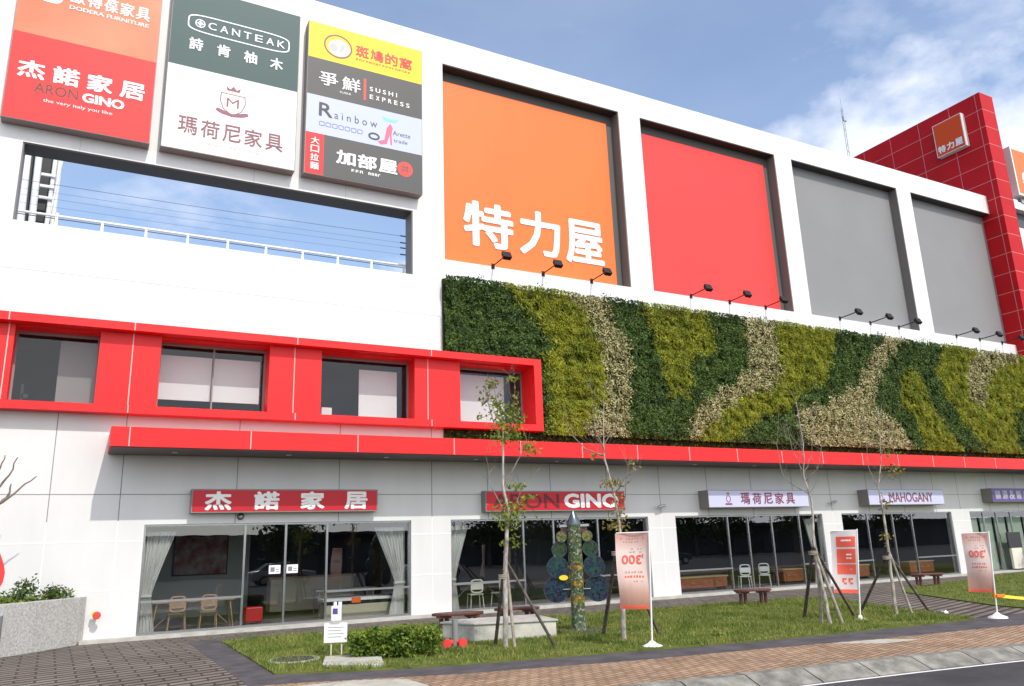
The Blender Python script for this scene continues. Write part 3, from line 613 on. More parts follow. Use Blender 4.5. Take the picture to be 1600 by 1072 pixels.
at(text('lettering', 'Arette', 7.7, 8.3, 14.74, 14.90, M['ink'], None, **D_)); at(text('lettering', 'trade', 7.74, 8.2, 14.50, 14.63, M['ink'], None, **D_))
for k, ch in enumerate('大口拉麵'): at(text('lettering', ch, 5.1, 5.36, 13.86-k*.28, 14.10-k*.28, M['wht'], None, weight=.006, **D_))
at(chars('lettering', '加部屋', 5.88, 7.86, 13.36, 13.84, M['wht'], None, .62, weight=.022, **D_)); at(marks(y, 6.36, 6.76, 13.18, 13.27, 3, 'wht')); at(marks(y, 6.9, 7.32, 13.18, 13.27, 4, 'wht'))
b = MB(); disc(b, 8.12, 13.62, .26, .26, y-.005, y-.001); at(b.build('emblem', M['inkred'])); at(text('lettering', '丼', 7.96, 8.28, 13.48, 13.76, M['tcharcoal'], None, origin=(0, y-.005, 0), thick=.003))
# signs over the shops
GS = 'lightbox signs over the shopfronts'
t, at, y = signbox('shop_sign', 'red lightbox sign with four white characters over the leftmost shop', 2.42, 7.34, 2.95, 3.55, .27, 'tred', group=GS, border=.03)
at(chars('lettering', '杰諾家居', 2.74, 7.04, 3.01, 3.49, M['tlav'] if 0 else M['wht'], None, .66, weight=.024, origin=(0, y, 0), thick=.003))
t, at, y = signbox('shop_sign', 'red lightbox sign with Latin letters over the second shop from the left', 10.72, 15.88, 2.90, 3.52, .3, 'tred', group=GS, border=.03)
at(text('lettering', 'ARON', 10.95, 13.32, 2.99, 3.43, M['inkmar'], None, weight=.004, origin=(0, y, 0), thick=.003)); at(text('lettering', 'GINO', 13.5, 15.62, 2.98, 3.44, M['wht'], None, weight=.035, origin=(0, y, 0), thick=.003))
t, at, y = signbox('shop_sign', 'pale lavender lightbox sign with dark characters over the third shop', 19.33, 24.3, 2.94, 3.55, .5, 'tlav', group=GS, border=.02)
at(chars('lettering', '瑪荷尼家具', 20.85, 23.55, 3.05, 3.46, M['inkbr'], None, .44, weight=.01, origin=(0, y, 0), thick=.003))
b = MB(); b.wallpoly([(20.1, 3.03), (20.42, 3.03), (20.42, 3.09), (20.1, 3.09)], y-.006, y-.001); ringpoly(b, 20.26, 3.24, .11, .13, .03, y-.006, y-.001, n=12); b.box(20.2, 20.32, y-.006, y-.001, 3.40, 3.46); at(b.build('emblem', M['inkbr']))
t, at, y = signbox('shop_sign', 'pale lavender lightbox sign with Latin letters over the fourth shop', 27.7, 32.5, 2.98, 3.60, .5, 'tlav', group=GS, border=.02)
at(text('lettering', 'MAHOGANY', 28.95, 31.75, 3.09, 3.48, M['inkbr'], None, weight=.006, origin=(0, y, 0), thick=.003))
b = MB(); b.box(28.3, 28.62, y-.006, y-.001, 3.07, 3.12); ringpoly(b, 28.46, 3.27, .11, .12, .03, y-.006, y-.001, n=12); b.box(28.4, 28.52, y-.006, y-.001, 3.42, 3.48); at(b.build('emblem', M['inkbr']))
t, at, y = signbox('shop_sign', 'purple lightbox sign at the right edge over the last shop', 36.0, 41.0, 3.08, 3.68, .5, 'tpurple', group=GS, border=.02)
at(chars('lettering', '韻源&飯店精緻港', 36.2, 40.4, 3.18, 3.58, M['inkgr'], None, .42, weight=.012, origin=(0, y, 0), thick=.003))
# orange box signs at the tower
t = thing('tower_sign', 'small orange box sign mounted near the top of the red tower', 'sign', (41.2, 1.1, 22.2), 'orange box signs by the red tower')
def at(o): o.parent = t; o.matrix_parent_inverse = Matrix.Translation((-41.2, -1.1, -22.2)); return o
b = MB(); b.box(40.86, 41.19, .3, 1.98, 22.28, 24.25); at(b.build('sign_box', M['white'])); b = MB(); b.box(40.853, 40.861, .34, 1.94, 22.32, 24.21); at(b.build('sign_face', M['bodard']))
at(chars('lettering', '特力屋', -1.86, -.42, 22.45, 22.88, M['wht'], None, .44, weight=.02, origin=(40.853, 0, 0), axes=(Vector((0, -1, 0)), Vector((0, 0, 1))), thick=.003))
t, at, y = signbox('wing_sign', 'large orange box sign cut off by the right edge beyond the red tower', 43.5, 51, 19.5, 22.4, .5, 'orange', side='white', group='orange box signs by the red tower', border=.12)
at(text('lettering', '特', 44.1, 45.4, 19.95, 21.0, M['wht'], None, weight=.07, origin=(0, y, 0), thick=.004)); at(text('lettering', '力', 45.7, 47, 19.95, 21.0, M['wht'], None, weight=.07, origin=(0, y, 0), thick=.004))
at(MB().box(44, 50, -.3, -.1, 19.19, 19.5).build('sign_foot', M['steel']))

# ================================================================== FLOODLIGHTS
def floodlight(x):
    t = thing('floodlight', None, 'floodlight', (x, 0, 10.94), 'floodlights on arms along the ledge under the recessed panels')
    b = MB(); b.tube([(0, 0, 0), (0, -.55, .02), (0, -.97, .045)], .022, 6); b.box(-.06, .06, -.02, -.002, -.10, .08); b.build('arm', M['black'], t)
    b = MB(); b.add([(-.16, -1.08, -.05), (.16, -1.08, -.05), (.13, -.98, -.13), (-.13, -.98, -.13), (-.16, -.96, .17), (.16, -.96, .17), (.11, -.84, .08), (-.11, -.84, .08)],
                    [(0, 3, 2, 1), (0, 1, 5, 4), (1, 2, 6, 5), (2, 3, 7, 6), (3, 0, 4, 7), (4, 5, 6, 7)])
    for s in (-1, 1): b.bar((s*.17, -.95, .05), (s*.03, -.93, .03), .014)
    b.bar((-.17, -.95, .05), (.17, -.95, .05), .012); b.build('lamp_head', M['black'], t); return t
proto = floodlight(11.36)
names = ['orange panel']*3+['coral red panel']*3+['grey panel between the pillars']*3+['grey panel beside the tower']*3
pos_ = ['leftmost', 'middle', 'rightmost']
for i, x in enumerate([11.36, 13.3, 15.3, 19.87, 21.84, 23.78, 28.17, 30.13, 32.07, 36.3, 38.15, 40.0]):
    o = proto if i == 0 else copy_tree(proto)
    o.location.x = x; o['label'] = '%s of the three black floodlights on arms below the %s' % (pos_[i % 3], names[i])

# ================================================================== ROOF TERRACE
t = thing('terrace_railing', 'white metal railing seen through the long opening in the upper wall', 'railing', (-2.6, .9, 10.0))
b = MB(); b.tube([(-.2, 0, .86), (11.4, 0, .86)], .035, 6); b.build('top_rail', M['wht'], t)
b = MB(); b.tube([(-.2, -.0, .78), (11.4, .0, .78)], .012, 6); b.build('lower_rail', M['dark'], t)
for k in range(11):
    x = .2+k*1.095; b = MB(); b.add([(x-.045, -.02, 0), (x+.045, -.02, 0), (x+.045, .03, 0), (x-.045, .03, 0), (x-.03, -.02, .84), (x+.03, -.02, .84), (x+.03, .03, .84), (x-.03, .03, .84)],
        [(0, 3, 2, 1), (4, 5, 6, 7), (0, 1, 5, 4), (1, 2, 6, 5), (2, 3, 7, 6), (3, 0, 4, 7)]); b.build('post', M['wht'], t)
t = thing('wire_fence', 'row of thin black wires strung across the sky behind the white railing', 'wires', (-3, 3, 10.0))
for k, z in enumerate((2.66, 2.40, 2.2, 1.95)):
    b = MB(); b.tube([(x, 0, z-.05*math.sin(math.pi*x/13)+.012*x) for x in np.linspace(0, 13, 9)], .004 if k else .007, 4); b.build('wire', M['sback'], t)
    b = MB(); b.tube([(12.2, 0, z+.14), (12.45, 0, z+.145)], .022, 6); b.build('insulator', M['ink'], t)
for x in (0, 13): b = MB(); b.tube([(x, 0, 0), (x, 0, 3)], .04, 6); b.build('post', M['steel'], t)
t = thing('pipe_rack', 'white pipes and steel posts standing in the left end of the wall opening', 'pipe rack', (-2.9, 9, 10.0))
for k, (x, y, w, z1, ln) in enumerate(((.10, 0, .15, 8, -.15), (.42, .1, .13, 8, -.1), (.80, 0, .08, 8, .1), (.98, .2, .09, 8, .05), (1.13, .1, .07, 4.2, 0))):
    b = MB(); b.tube([(x, y, 0), (x+ln, y, z1)], w*.9, 10); b.build('pipe', M['wht'], t)
b = MB(); b.box(-.6, .95, .6, .7, 0, 7); b.build('back_panel', M['reveal'], t)
b = MB(); b.tube([(.75, -.1, 2.0), (1.25, -.1, 8)], .035, 6)
for z in (4.6, 5.05, 5.5): b.box(.5, .95, -.14, -.05, z, z+.09)
b.build('bracket', M['wht'], t)
t = thing('antenna', 'thin lattice antenna mast on the roof against the clouds', 'antenna', (37.4, 5, 19.0))
b = MB()
for a in range(3):
    c_, s_ = math.cos(a*2.094)*.11, math.sin(a*2.094)*.11; b.tube([(c_, s_, -9), (c_*.5, s_*.5, 7.2)], .016, 4)
for k in range(20):
    z = .2+k*.34; a = (k % 3)*2.094; r_ = .11*(1-.05*k*.5); b.bar((math.cos(a)*r_, math.sin(a)*r_, z), (math.cos(a+2.094)*r_, math.sin(a+2.094)*r_, z+.34), .01)
b.build('mast', M['steel'], t)
b = MB(); b.tube([(0, 0, 7), (0, 0, 7.9)], .02, 5); b.box(-.03, .22, -.05, .05, 6.4, 6.7); b.box(-.18, .02, -.05, .05, 3.4, 3.55); b.build('aerial', M['steel'], t)
# wall cameras
for x, z, lab in ((17.52, 3.02, 'small grey security camera on the wall between second and third shops'), (26.05, 3.12, 'small grey security camera on the wall between third and fourth shops')):
    t = thing('security_camera', lab, 'camera', (x, 0, z), 'security cameras on the ground floor wall')
    b = MB(); b.tube([(.12, -.004, 0), (.12, -.12, 0)], .03, 8); b.bar((.12, -.12, 0), (-.05, -.16, -.02), .018); b.build('bracket', M['dark'], t)
    b = MB(); b.tube([(.14, -.18, .03), (-.16, -.2, -.02)], .045, 10); b.build('camera_body', M['steel'], t)
t = thing('wall_lamp', 'small round dome lamp on the wall under the leftmost red shop sign', 'lamp', (3.68, 0, 2.86))
b = MB(); b.tube([(0, -.004, 0), (0, -.05, 0)], .09, 16); b.build('lamp_base', M['dark'], t); b = MB(); b.tube([(0, -.05, 0), (0, -.1, 0), (0, -.12, 0)], [.07, .05, .015], 16); b.build('lamp_dome', M['frame'], t)

# ================================================================== SHOP INTERIORS
def plaintable(x0, x1, y0, y1, z, top, leg, name, label, cat='table', cross=True, group=None):
    t = thing(name, label, cat, ((x0+x1)/2, (y0+y1)/2, .075), group); w, d = (x1-x0)/2, (y1-y0)/2; h = z-.075
    MB().box(-w, w, -d, d, h-.045, h).build('tabletop', M[top], t, bevel=.006)
    for sx in (-1, 1):
        for sy in (-1, 1):
            b = MB(); b.tube([(sx*(w-.12), sy*(d-.06), h-.045), (sx*(w-.02)if cross else sx*(w-.12), sy*(d-.03), 0)], [.025, .018], 6); b.build('leg', M[leg], t)
    if cross:
        for sx in (-1, 1): b = MB(); b.bar((sx*(w-.1), 0, .08), (sx*w*.25, 0, h-.06), .015); b.build('brace', M[leg], t)
    return t
plaintable(1.75, 3.75, .55, 1.15, .80, 'lightw', 'lightw', 'long_table', 'long wooden table with splayed legs inside the leftmost shop window')
plaintable(10.0, 12.1, .8, 1.4, .82, 'cream', 'steel', 'display_table', 'pale table with white chairs inside the second shop window')
plaintable(6.3, 8.2, 2.2, 2.9, .80, 'cream', 'steel', 'display_table', 'pale glass topped table far inside the leftmost shop', cross=False)
def chair(x, y, rz, m, label, group):
    t = thing('chair', label, 'chair', (x, y, .075), group, rz)
    MB().box(-.21, .21, -.2, .2, .40, .44).build('seat', M[m], t, bevel=.01)
    b = MB(); ringpoly(b, 0, .66, .2, .2, .035, .17, .2, n=16, sq=.5); b.box(-.17, .17, .175, .195, .56, .74); b.build('backrest', M[m], t)
    for sx in (-1, 1):
        for sy in (-1, 1): b = MB(); b.tube([(sx*.18, sy*.17, .40), (sx*.21, sy*.2, 0)], .016, 6); b.build('leg', M[m], t)
    return t
GC = 'pale chairs seen through the shop windows'
chair(10.75, .62, 3.0, 'cream', 'cream chair at the left end of the table in the second shop', GC); chair(11.6, .62, 3.4, 'cream', 'cream chair at the right end of the table in the second shop', GC)
chair(21.9, .8, 2.6, 'wht', 'white chair beside the orange brown desk in the third shop', GC); chair(23.0, .9, 2.4, 'wht', 'white ladder back chair in the middle of the third shop', GC)
for x, lab in ((2.35, 'wooden chair on the left under the long table in the leftmost shop'), (3.1, 'wooden chair on the right under the long table in the leftmost shop')):
    chair(x, .6, 3.1, 'lightw', lab, 'wooden chairs at the long table')
def desk(x0, x1, z, label, m='brownw', y=1.2):
    t = thing('desk', label, 'desk', ((x0+x1)/2, y, .075), 'red brown desks in the shop windows'); w = (x1-x0)/2
    MB().box(-w, w, -.3, .3, z-.12, z-.075).build('desktop', M['lightw'], t, bevel=.005); MB().box(-w+.05, w-.05, -.27, .27, .12, z-.12).build('cabinet', M[m], t)
    for s in (-1, 1): MB().box(s*(w-.12)-.03, s*(w-.12)+.03, -.25, .25, 0, .12).build('leg', M['dark'], t)
    for k in (-.5, 0, .5): MB().box(w*k-.08, w*k+.08, -.285, -.27, z*.5, z*.5+.02).build('handle', M['steel'], t)
desk(18.9, 21.2, .58, 'orange brown desk at the left of the third shop window'); desk(24.0, 25.3, .66, 'orange brown desk at the right of the third shop window')
desk(27.0, 29.0, .66, 'orange brown desk at the left of the fourth shop window'); desk(31.5, 33.2, .66, 'orange brown desk at the right of the fourth shop window')
t = thing('stool', 'square red stool inside the door of the leftmost shop', 'stool', (4.25, .75, .075)); MB().box(-.22, .22, -.22, .22, .08, .46).build('seat', M['tred'], t, bevel=.03)
for sx in (-1, 1):
    for sy in (-1, 1): MB().box(sx*.17-.02, sx*.17+.02, sy*.17-.02, sy*.17+.02, 0, .08).build('leg', M['dark'], t)
t = thing('display_counter', 'low beige counter with a white top at the right of the leftmost shop', 'counter', (7.2, 1.0, .075))
MB().box(-1.0, 1.0, -.3, .3, 0, .36).build('base', M['beige'], t); MB().box(-1.08, 1.02, -.33, .33, .46, .53).build('top', M['wht'], t, bevel=.005); MB().box(-.95, .95, -.2, .25, .36, .46).build('recess', M['dark'], t)
MB().box(-.28, -.02, -.345, -.33, .40, .55).build('price_card', M['orange'], t)
t = thing('back_cabinet', 'beige cabinet standing deep inside the leftmost shop', 'cabinet', (6.6, 4, .075)); MB().box(-1.3, 1.3, -.3, .3, .1, 1.05).build('cabinet_body', M['beige'], t); MB().box(-1.35, 1.35, -.33, .33, 1.05, 1.1).build('cabinet_top', M['lightw'], t)
t = thing('wall_painting', 'square painting of red flowers hanging in the leftmost shop', 'painting', (3.45, 5.5, 1.35))
m = mat('painting_canvas', (.62, .60, .56), .7, col2=(.36, .03, .03), vscale=3.0); MB().box(-.78, .78, -.05, -.01, 0, 1.15).build('canvas', m, t)
b = MB(); b.box(-.82, .82, -.06, -.005, -.04, 0); b.box(-.82, .82, -.06, -.005, 1.15, 1.19); b.box(-.82, -.78, -.06, -.005, 0, 1.15); b.box(.78, .82, -.06, -.005, 0, 1.15); b.build('frame', M['dark'], t)
# curtains gathered to one side
def curtain(xo, xi, label):
    t = thing('curtain', label, 'curtain', (xo, .4, .1), 'white curtains in the shop windows'); n = 40; rows = 16; vs = []; w0 = xi-xo
    for r_ in range(rows+1):
        z = 2.42*r_/rows; f = z/2.42
        w = w0*(.50+.12*abs(math.sin(1.2))) if f < .36 else w0*(.34+.72*((f-.36)/.64)**1.1)
        if f < .36: w = w0*(.34+.20*((.36-f)/.36))
        for k in range(n+1): vs.append((w*k/n, .045*math.sin(k*1.35)+.01*math.sin(k*.7+r_*.5), z))
    fs = [(r_*(n+1)+k, r_*(n+1)+k+1, (r_+1)*(n+1)+k+1, (r_+1)*(n+1)+k) for r_ in range(rows) for k in range(n)]
    b = MB(); b.add(vs, fs, True); b.build('drape', M['curt'], t)
    b = MB(); w = w0*.36; b.box(min(0, w), max(0, w), -.06, .06, .84, .90); b.build('tie_back', M['cream'], t)
M['curt'] = mat('curtain_cloth', (.66, .65, .63), .85, .2, var=.15, vscale=9, stretch=(1, 1, .15))
curtain(1.47, 2.15, 'grey white curtain at the left edge of the leftmost shop window'); curtain(8.40, 7.5, 'patterned white curtain at the right edge of the leftmost shop window')
curtain(9.78, 10.4, 'white curtain at the left edge of the second shop window'); curtain(25.42, 24.9, 'brown shaded curtain at the right edge of the third shop window')
for x, lab in ((4.64, 'white paper notice on the left leaf of the glass door'), (5.1, 'white paper notice on the right leaf of the glass door')):
    t = thing('notice', lab, 'notice', (x, .105, 1.37), 'paper notices on the glass door of the leftmost shop'); MB().box(-.15, .15, -.006, 0, 0, .22).build('sheet', M['wht'], t)
    b = MB(); b.box(-.11, .0, -.008, -.006, .05, .17); b.box(.03, .12, -.008, -.006, .05, .07); b.box(.03, .12, -.008, -.006, .1, .12); b.build('print', M['gpan'], t)
t = thing('television', 'black television standing outside the last shop window', 'television', (37.75, -.1, .075)); MB().box(-.55, .45, -.04, .04, .95, 1.65).build('screen', M['dark'], t, bevel=.01); MB().box(-.45, .35, -.05, .05, .05, .95).build('stand', M['cream'], t); MB().box(-.5, .4, -.2, .2, 0, .05).build('foot', M['dark'], t)
t = thing('flower_pot', 'white pot of red flowers standing by the last shop window', 'flower pot', (38.2, -.75, 0)); b = MB(); b.tube([(0, 0, 0), (0, 0, .35)], [.14, .2], 14); b.build('pot', M['wht'], t)
r_ = np.random.default_rng(4); P = r_.normal(size=(260, 3))*(.2, .2, .14)+(0, 0, .6); quads('leaves', P, .12, M['leafD'], t, seed=1); P = r_.normal(size=(120, 3))*(.22, .2, .10)+(0, -.05, .88); quads('flowers', P, .10, M['tred'], t, seed=2)

# ================================================================== FORECOURT
def bench(x, y, rz, label, w=1.15):
    t = thing('bench', label, 'bench', (x, y, 0), 'dark wooden benches in front of the shops', rz)
    b = MB(); n = 20
    top = [(w/2*math.copysign(abs(math.cos(a))**.75, math.cos(a)), .24*math.sin(a)) for a in [2*math.pi*k/n for k in range(n)]]
    b.prism(top, .39, .45); b.build('seat', M['wood'], t, bevel=.012)
    for s in (-1, 1):
        b = MB(); b.tube([(s*w*.27-.06, 0, 0), (s*w*.27-.06, 0, .39)], .05, 10); b.tube([(s*w*.27+.07, 0, 0), (s*w*.27+.07, 0, .39)], .05, 10); b.box(s*w*.27-.15, s*w*.27+.15, -.16, .16, .34, .388); b.build('leg', M['wood'], t)
    return t
bench(7.75, -4.75, R(-14), 'leftmost wooden bench behind the low concrete block', 1.2); bench(9.35, -4.62, R(-20), 'wooden bench behind the right part of the low concrete block', 1.1)
bench(17.1, -4.45, R(-24), 'wooden bench on the paving in front of the third shop', 1.1); bench(26.5, -3.35, R(-26), 'wooden bench in front of the fourth shop window', 1.2)
t = thing('concrete_block', 'low stained concrete block on the grass in front of the benches', 'concrete block', (8, -6.4, 0))
M['cblock'] = mat('stained_concrete', (.30, .30, .28), .85, .2, col2=(.62, .60, .52), vscale=1.6, bump=.2)
b = MB(); b.prism([(-.78, -.33), (.83, -.88), (1.12, .55), (-.55, .75), (-1.15, .45)], 0, .34); b.build('block', M['cblock'], t, bevel=.02)
b = MB(); b.prism([(-.80, -.36), (.86, -.92), (1.16, .58), (-.55, .79), (-1.2, .47)], .34, .375); b.build('capping', M['concrete'], t, bevel=.008)

# ---- trees
def wiggle(a, b, n, amp, r):
    a, b = Vector(a), Vector(b); out = []
    for i in range(n+1):
        f = i/n; j = Vector(r.normal(size=3))*amp*math.sin(math.pi*f); out.append(a.lerp(b, f)+j)
    return out
def grow(b, start, d, ln, rad, depth, r, tips, gnarl=.25):
    pts = [Vector(start)]; d = Vector(d).normalized(); n = max(3, int(ln/.10))
    for i in range(n):
        d = (d+Vector(r.normal(size=3))*gnarl*.35+Vector((0, 0, .06))).normalized(); pts.append(pts[-1]+d*ln/n)
    b.tube(pts, [rad*(1-.75*i/n) for i in range(n+1)], 5 if depth else 6); tips += pts[n//2:]
    if depth:
        for k in range(r.integers(1, 4)):
            i = r.integers(n//3, n); q = Vector(r.normal(size=3)); q = (d*1.1+q*.65+Vector((0, 0, .25))).normalized()
            grow(b, pts[i], q, ln*r.uniform(.4, .7), rad*.5, depth-1, r, tips, gnarl)
def young_tree(name, label, base, trunk, rad, branches, leaves, seed, leafmat_, group='young trees held up by stakes', extra=0):
    r = np.random.default_rng(seed); B = Vector(base); t = thing(name, label, 'tree', base, group)
    tp = [Vector(p)-B for p in trunk]; pts = []
    for a, c in zip(tp, tp[1:]): pts += wiggle(a, c, 4, .008, r)[:-1]
    pts.append(tp[-1]); n = len(pts)
    b = MB(); b.tube(pts, [rad*(.86-.78*(i/(n-1))**.8) for i in range(n)], 10); b.build('trunk', M['bark'], t)
    b = MB(); tips = []
    for br in branches:
        q = [Vector(p)-B for p in br]; pp = []
        for a, c in zip(q, q[1:]): pp += wiggle(a, c, 3, .012, r)[:-1]
        pp.append(q[-1]); m = len(pp); b.tube(pp, [rad*.24*(1-.75*i/(m-1)) for i in range(m)], 6); tips += pp[m//2:]
        for k in range(4):
            i = r.integers(m//2, m); grow(b, pp[i], (r.normal(), r.normal(), 1.0), r.uniform(.2, .5), rad*.085, 1, r, tips)
    for k in range(extra):
        i = r.integers(int(n*.55), n); a = r.uniform(0, 6.28); grow(b, pts[i], (math.cos(a), math.sin(a), 1.1), r.uniform(.3, .8), rad*.10, 2, r, tips)
    b.build('branches', M['twig'], t)
    if leaves:
        P = []; S = []
        for (c, rr, k) in leaves:
            c = Vector(c)-B; k = int(k*1.7); q = r.normal(size=(k, 3))*np.array(rr)*1.1; P.append(q+np.array(c[:]))
        quads('leaves', np.concatenate(P), .085, M[leafmat_], t, aspect=.5, seed=seed)
    return t
M['twig'] = mat('twig_bark', (.16, .13, .11), .85, .2, col2=(.30, .26, .22), vscale=9)
M['leafT'] = leafmat('young_leaf', (.10, .17, .02), (.30, .33, .05), 5, .4, .35)
M['leafT2'] = leafmat('bronze_leaf', (.20, .14, .03), (.30, .27, .06), 5, .4, .35)
T1 = [(7.19, -8.13, 0), (7.24, -8.16, 1.67), (7.32, -8.2, 2.51), (7.23, -8.15, 3.0), (7.25, -8.16, 3.82), (7.27, -8.17, 4.2), (7.11, -8.09, 5.0)]
young_tree('young_tree', 'young staked tree with green leaf tufts in front of the red sign with Latin letters', T1[0], T1, .062,
    [[T1[4], (7.45, -8.3, 4.3), (7.5, -8.3, 5.15)], [T1[3], (7.5, -8.3, 3.5), (7.68, -8.39, 3.8)], [T1[4], (7.05, -8.05, 4.5), (6.95, -8.0, 5.0)], [(7.29, -8.18, 2.3), (7.5, -8.3, 2.8), (7.62, -8.35, 3.1)], [(7.25, -8.16, 2.5), (7.0, -8.0, 3.1), (6.95, -8, 3.6)]],
    [((7.08, -8.07, 5.05), (.08, .08, .06), 40), ((7.0, -8.05, 4.75), (.10, .09, .06), 30), ((7.2, -8.13, 4.55), (.12, .1, .10), 80), ((7.33, -8.2, 4.25), (.15, .12, .13), 150), ((7.5, -8.3, 4.5), (.05, .05, .22), 36),
     ((7.5, -8.3, 5.15), (.07, .06, .03), 16), ((7.25, -8.16, 3.98), (.15, .12, .07), 60), ((7.7, -8.4, 3.72), (.08, .08, .07), 50), ((7.48, -8.3, 3.95), (.08, .08, .05), 30), ((6.85, -7.95, 4.4), (.04, .04, .03), 10),
     ((7.45, -8.28, 3.0), (.08, .08, .03), 24), ((7.62, -8.35, 2.78), (.07, .07, .03), 18), ((7.35, -8.2, 2.52), (.17, .14, .09), 150), ((7.30, -8.2, 2.3), (.10, .1, .07), 46), ((7.42, -8.25, 1.92), (.07, .07, .06), 22), ((7.2, -8.1, 1.9), (.05, .05, .05), 8)], 11, 'leafT', extra=4)
T2 = [(9.45, -8.75, 0), (9.48, -8.77, 1.2), (9.5, -8.79, 2.2), (9.43, -8.73, 2.96), (9.32, -8.66, 3.55), (9.33, -8.67, 3.9), (9.38, -8.69, 4.9)]
young_tree('young_tree', 'young bare staked tree behind the pink banner nearest the sculpture', T2[0], T2, .06,
    [[(9.33, -8.66, 3.6), (9.0, -8.45, 3.75), (8.76, -8.26, 4.1), (8.68, -8.2, 4.4)], [(9.5, -8.79, 2.35), (9.62, -8.87, 2.7), (9.66, -8.9, 3.1), (9.74, -8.96, 3.5)], [(9.45, -8.75, 2.8), (9.65, -8.9, 3.15), (9.9, -9.05, 3.3)], [(9.33, -8.66, 3.8), (9.5, -8.78, 4.1), (9.62, -8.86, 4.5)], [(9.32, -8.66, 3.7), (9.2, -8.55, 4.2), (9.25, -8.6, 4.7)]],
    [((9.42, -8.73, 3.02), (.12, .10, .05), 46), ((9.46, -8.76, 2.2), (.12, .1, .07), 46), ((9.5, -8.78, 2.6), (.06, .05, .15), 26), ((9.2, -8.6, 3.6), (.1, .1, .04), 12), ((9.8, -9.0, 3.4), (.08, .08, .05), 10)], 12, 'leafT2', extra=7)
T3 = [(14.2, -9.6, 0), (14.15, -9.53, 1.0), (14.11, -9.49, 1.55), (14.16, -9.55, 2.64), (14.09, -9.48, 3.14), (14.14, -9.54, 3.9), (14.12, -9.5, 4.9)]
young_tree('young_tree', 'young leafless staked tree with pale bark right of the lavender sign', T3[0], T3, .055,
    [[(14.14, -9.53, 2.75), (13.95, -9.32, 2.95), (13.81, -9.15, 3.2), (13.78, -9.1, 3.9), (13.85, -9.2, 4.6)], [(14.1, -9.5, 3.25), (14.25, -9.65, 3.6), (14.32, -9.74, 4.3)], [(14.1, -9.5, 3.2), (13.98, -9.35, 3.7), (13.95, -9.3, 4.5)], [(14.12, -9.5, 3.05), (14.3, -9.7, 3.3), (14.42, -9.85, 3.9)]], [], 13, 'leafT', extra=11)
T4 = [(16.9, -9.18, 0), (16.93, -9.2, 1.32), (16.93, -9.21, 2.36), (16.91, -9.19, 2.95), (16.98, -9.28, 3.4), (17.02, -9.34, 3.9), (17.08, -9.4, 4.9)]
young_tree('young_tree', 'young staked tree with a few bronze leaves in front of the fourth shop sign', T4[0], T4, .05,
    [[(16.91, -9.19, 2.9), (16.82, -9.07, 3.43), (16.84, -9.1, 4.2), (16.85, -9.1, 4.7)], [(16.93, -9.2, 3.0), (17.1, -9.45, 3.3), (17.2, -9.55, 3.7)], [(17.0, -9.32, 3.7), (17.15, -9.5, 4.0), (17.2, -9.55, 4.5)]],
    [((17.12, -9.5, 3.3), (.12, .12, .10), 40), ((17.1, -9.45, 3.8), (.10, .10, .06), 22), ((17.0, -9.3, 2.55), (.07, .07, .08), 18), ((16.9, -9.2, 1.75), (.07, .07, .08), 14)], 14, 'leafT2', extra=8)
def stakes(base, tops, feet, rads, mats, label, zt):
    t = thing('tree_stakes', label, 'tree stakes', base, 'wooden stakes propping the young trees'); B = Vector(base)
    for (fx, fy), tp, r_, m in zip(feet, tops, rads, mats):
        a = Vector((fx, fy, -.02))-B; c = Vector(tp)-B; c = a.lerp(c, 1.06); r_ *= .8
        b = MB(); b.tube([a, a.lerp(c, .5), c], [r_, r_*.95, r_*.85], 8); b.build('stake', M[m], t)
    b = MB(); c = Vector(tops[0])-B; n = 10
    for dz in (-.03, 0, .03): b.tube([(c.x+.085*math.cos(k*.698), c.y+.085*math.sin(k*.698), c.z+dz-.05) for k in range(10)], .014, 5)
    b.build('binding', M['stakel'], t)
DK = 'stakem'; LT = 'stakel'
stakes((7.22, -8.1, 0), [(7.20, -8.10, 1.35), (7.30, -8.18, 1.5), (7.28, -8.1, 1.6)], [(7.32, -7.45), (7.83, -8.97), (7.30, -8.3)], [.045, .036, .04], [DK, DK, LT], 'three dark stakes propping the leafy young tree by the concrete block', 1.5)
stakes((9.47, -8.77, 0), [(9.42, -8.72, 1.7), (9.55, -8.8, 1.6)], [(9.75, -7.6), (10.5, -8.55)], [.05, .04], [DK, DK], 'two dark stakes propping the tree behind the pink banner', 1.6)
stakes((14.15, -9.5, 0), [(14.1, -9.46, 1.55), (14.14, -9.52, 1.5), (14.12, -9.5, 1.55), (14.18, -9.5, 1.5)], [(14.95, -8.2), (14.22, -9.35), (14.45, -9.72), (15.75, -9.0)], [.05, .04, .045, .04], [DK, LT, LT, DK], 'four stakes, two of them pale, propping the leafless pale tree', 1.5)
stakes((16.93, -9.2, 0), [(16.9, -9.15, 1.35), (16.95, -9.22, 1.35), (16.98, -9.2, 1.3)], [(17.05, -8.05), (17.15, -9.42), (17.9, -9.35)], [.045, .035, .04], [DK, LT, DK], 'three stakes propping the young tree in front of the fourth shop', 1.3)

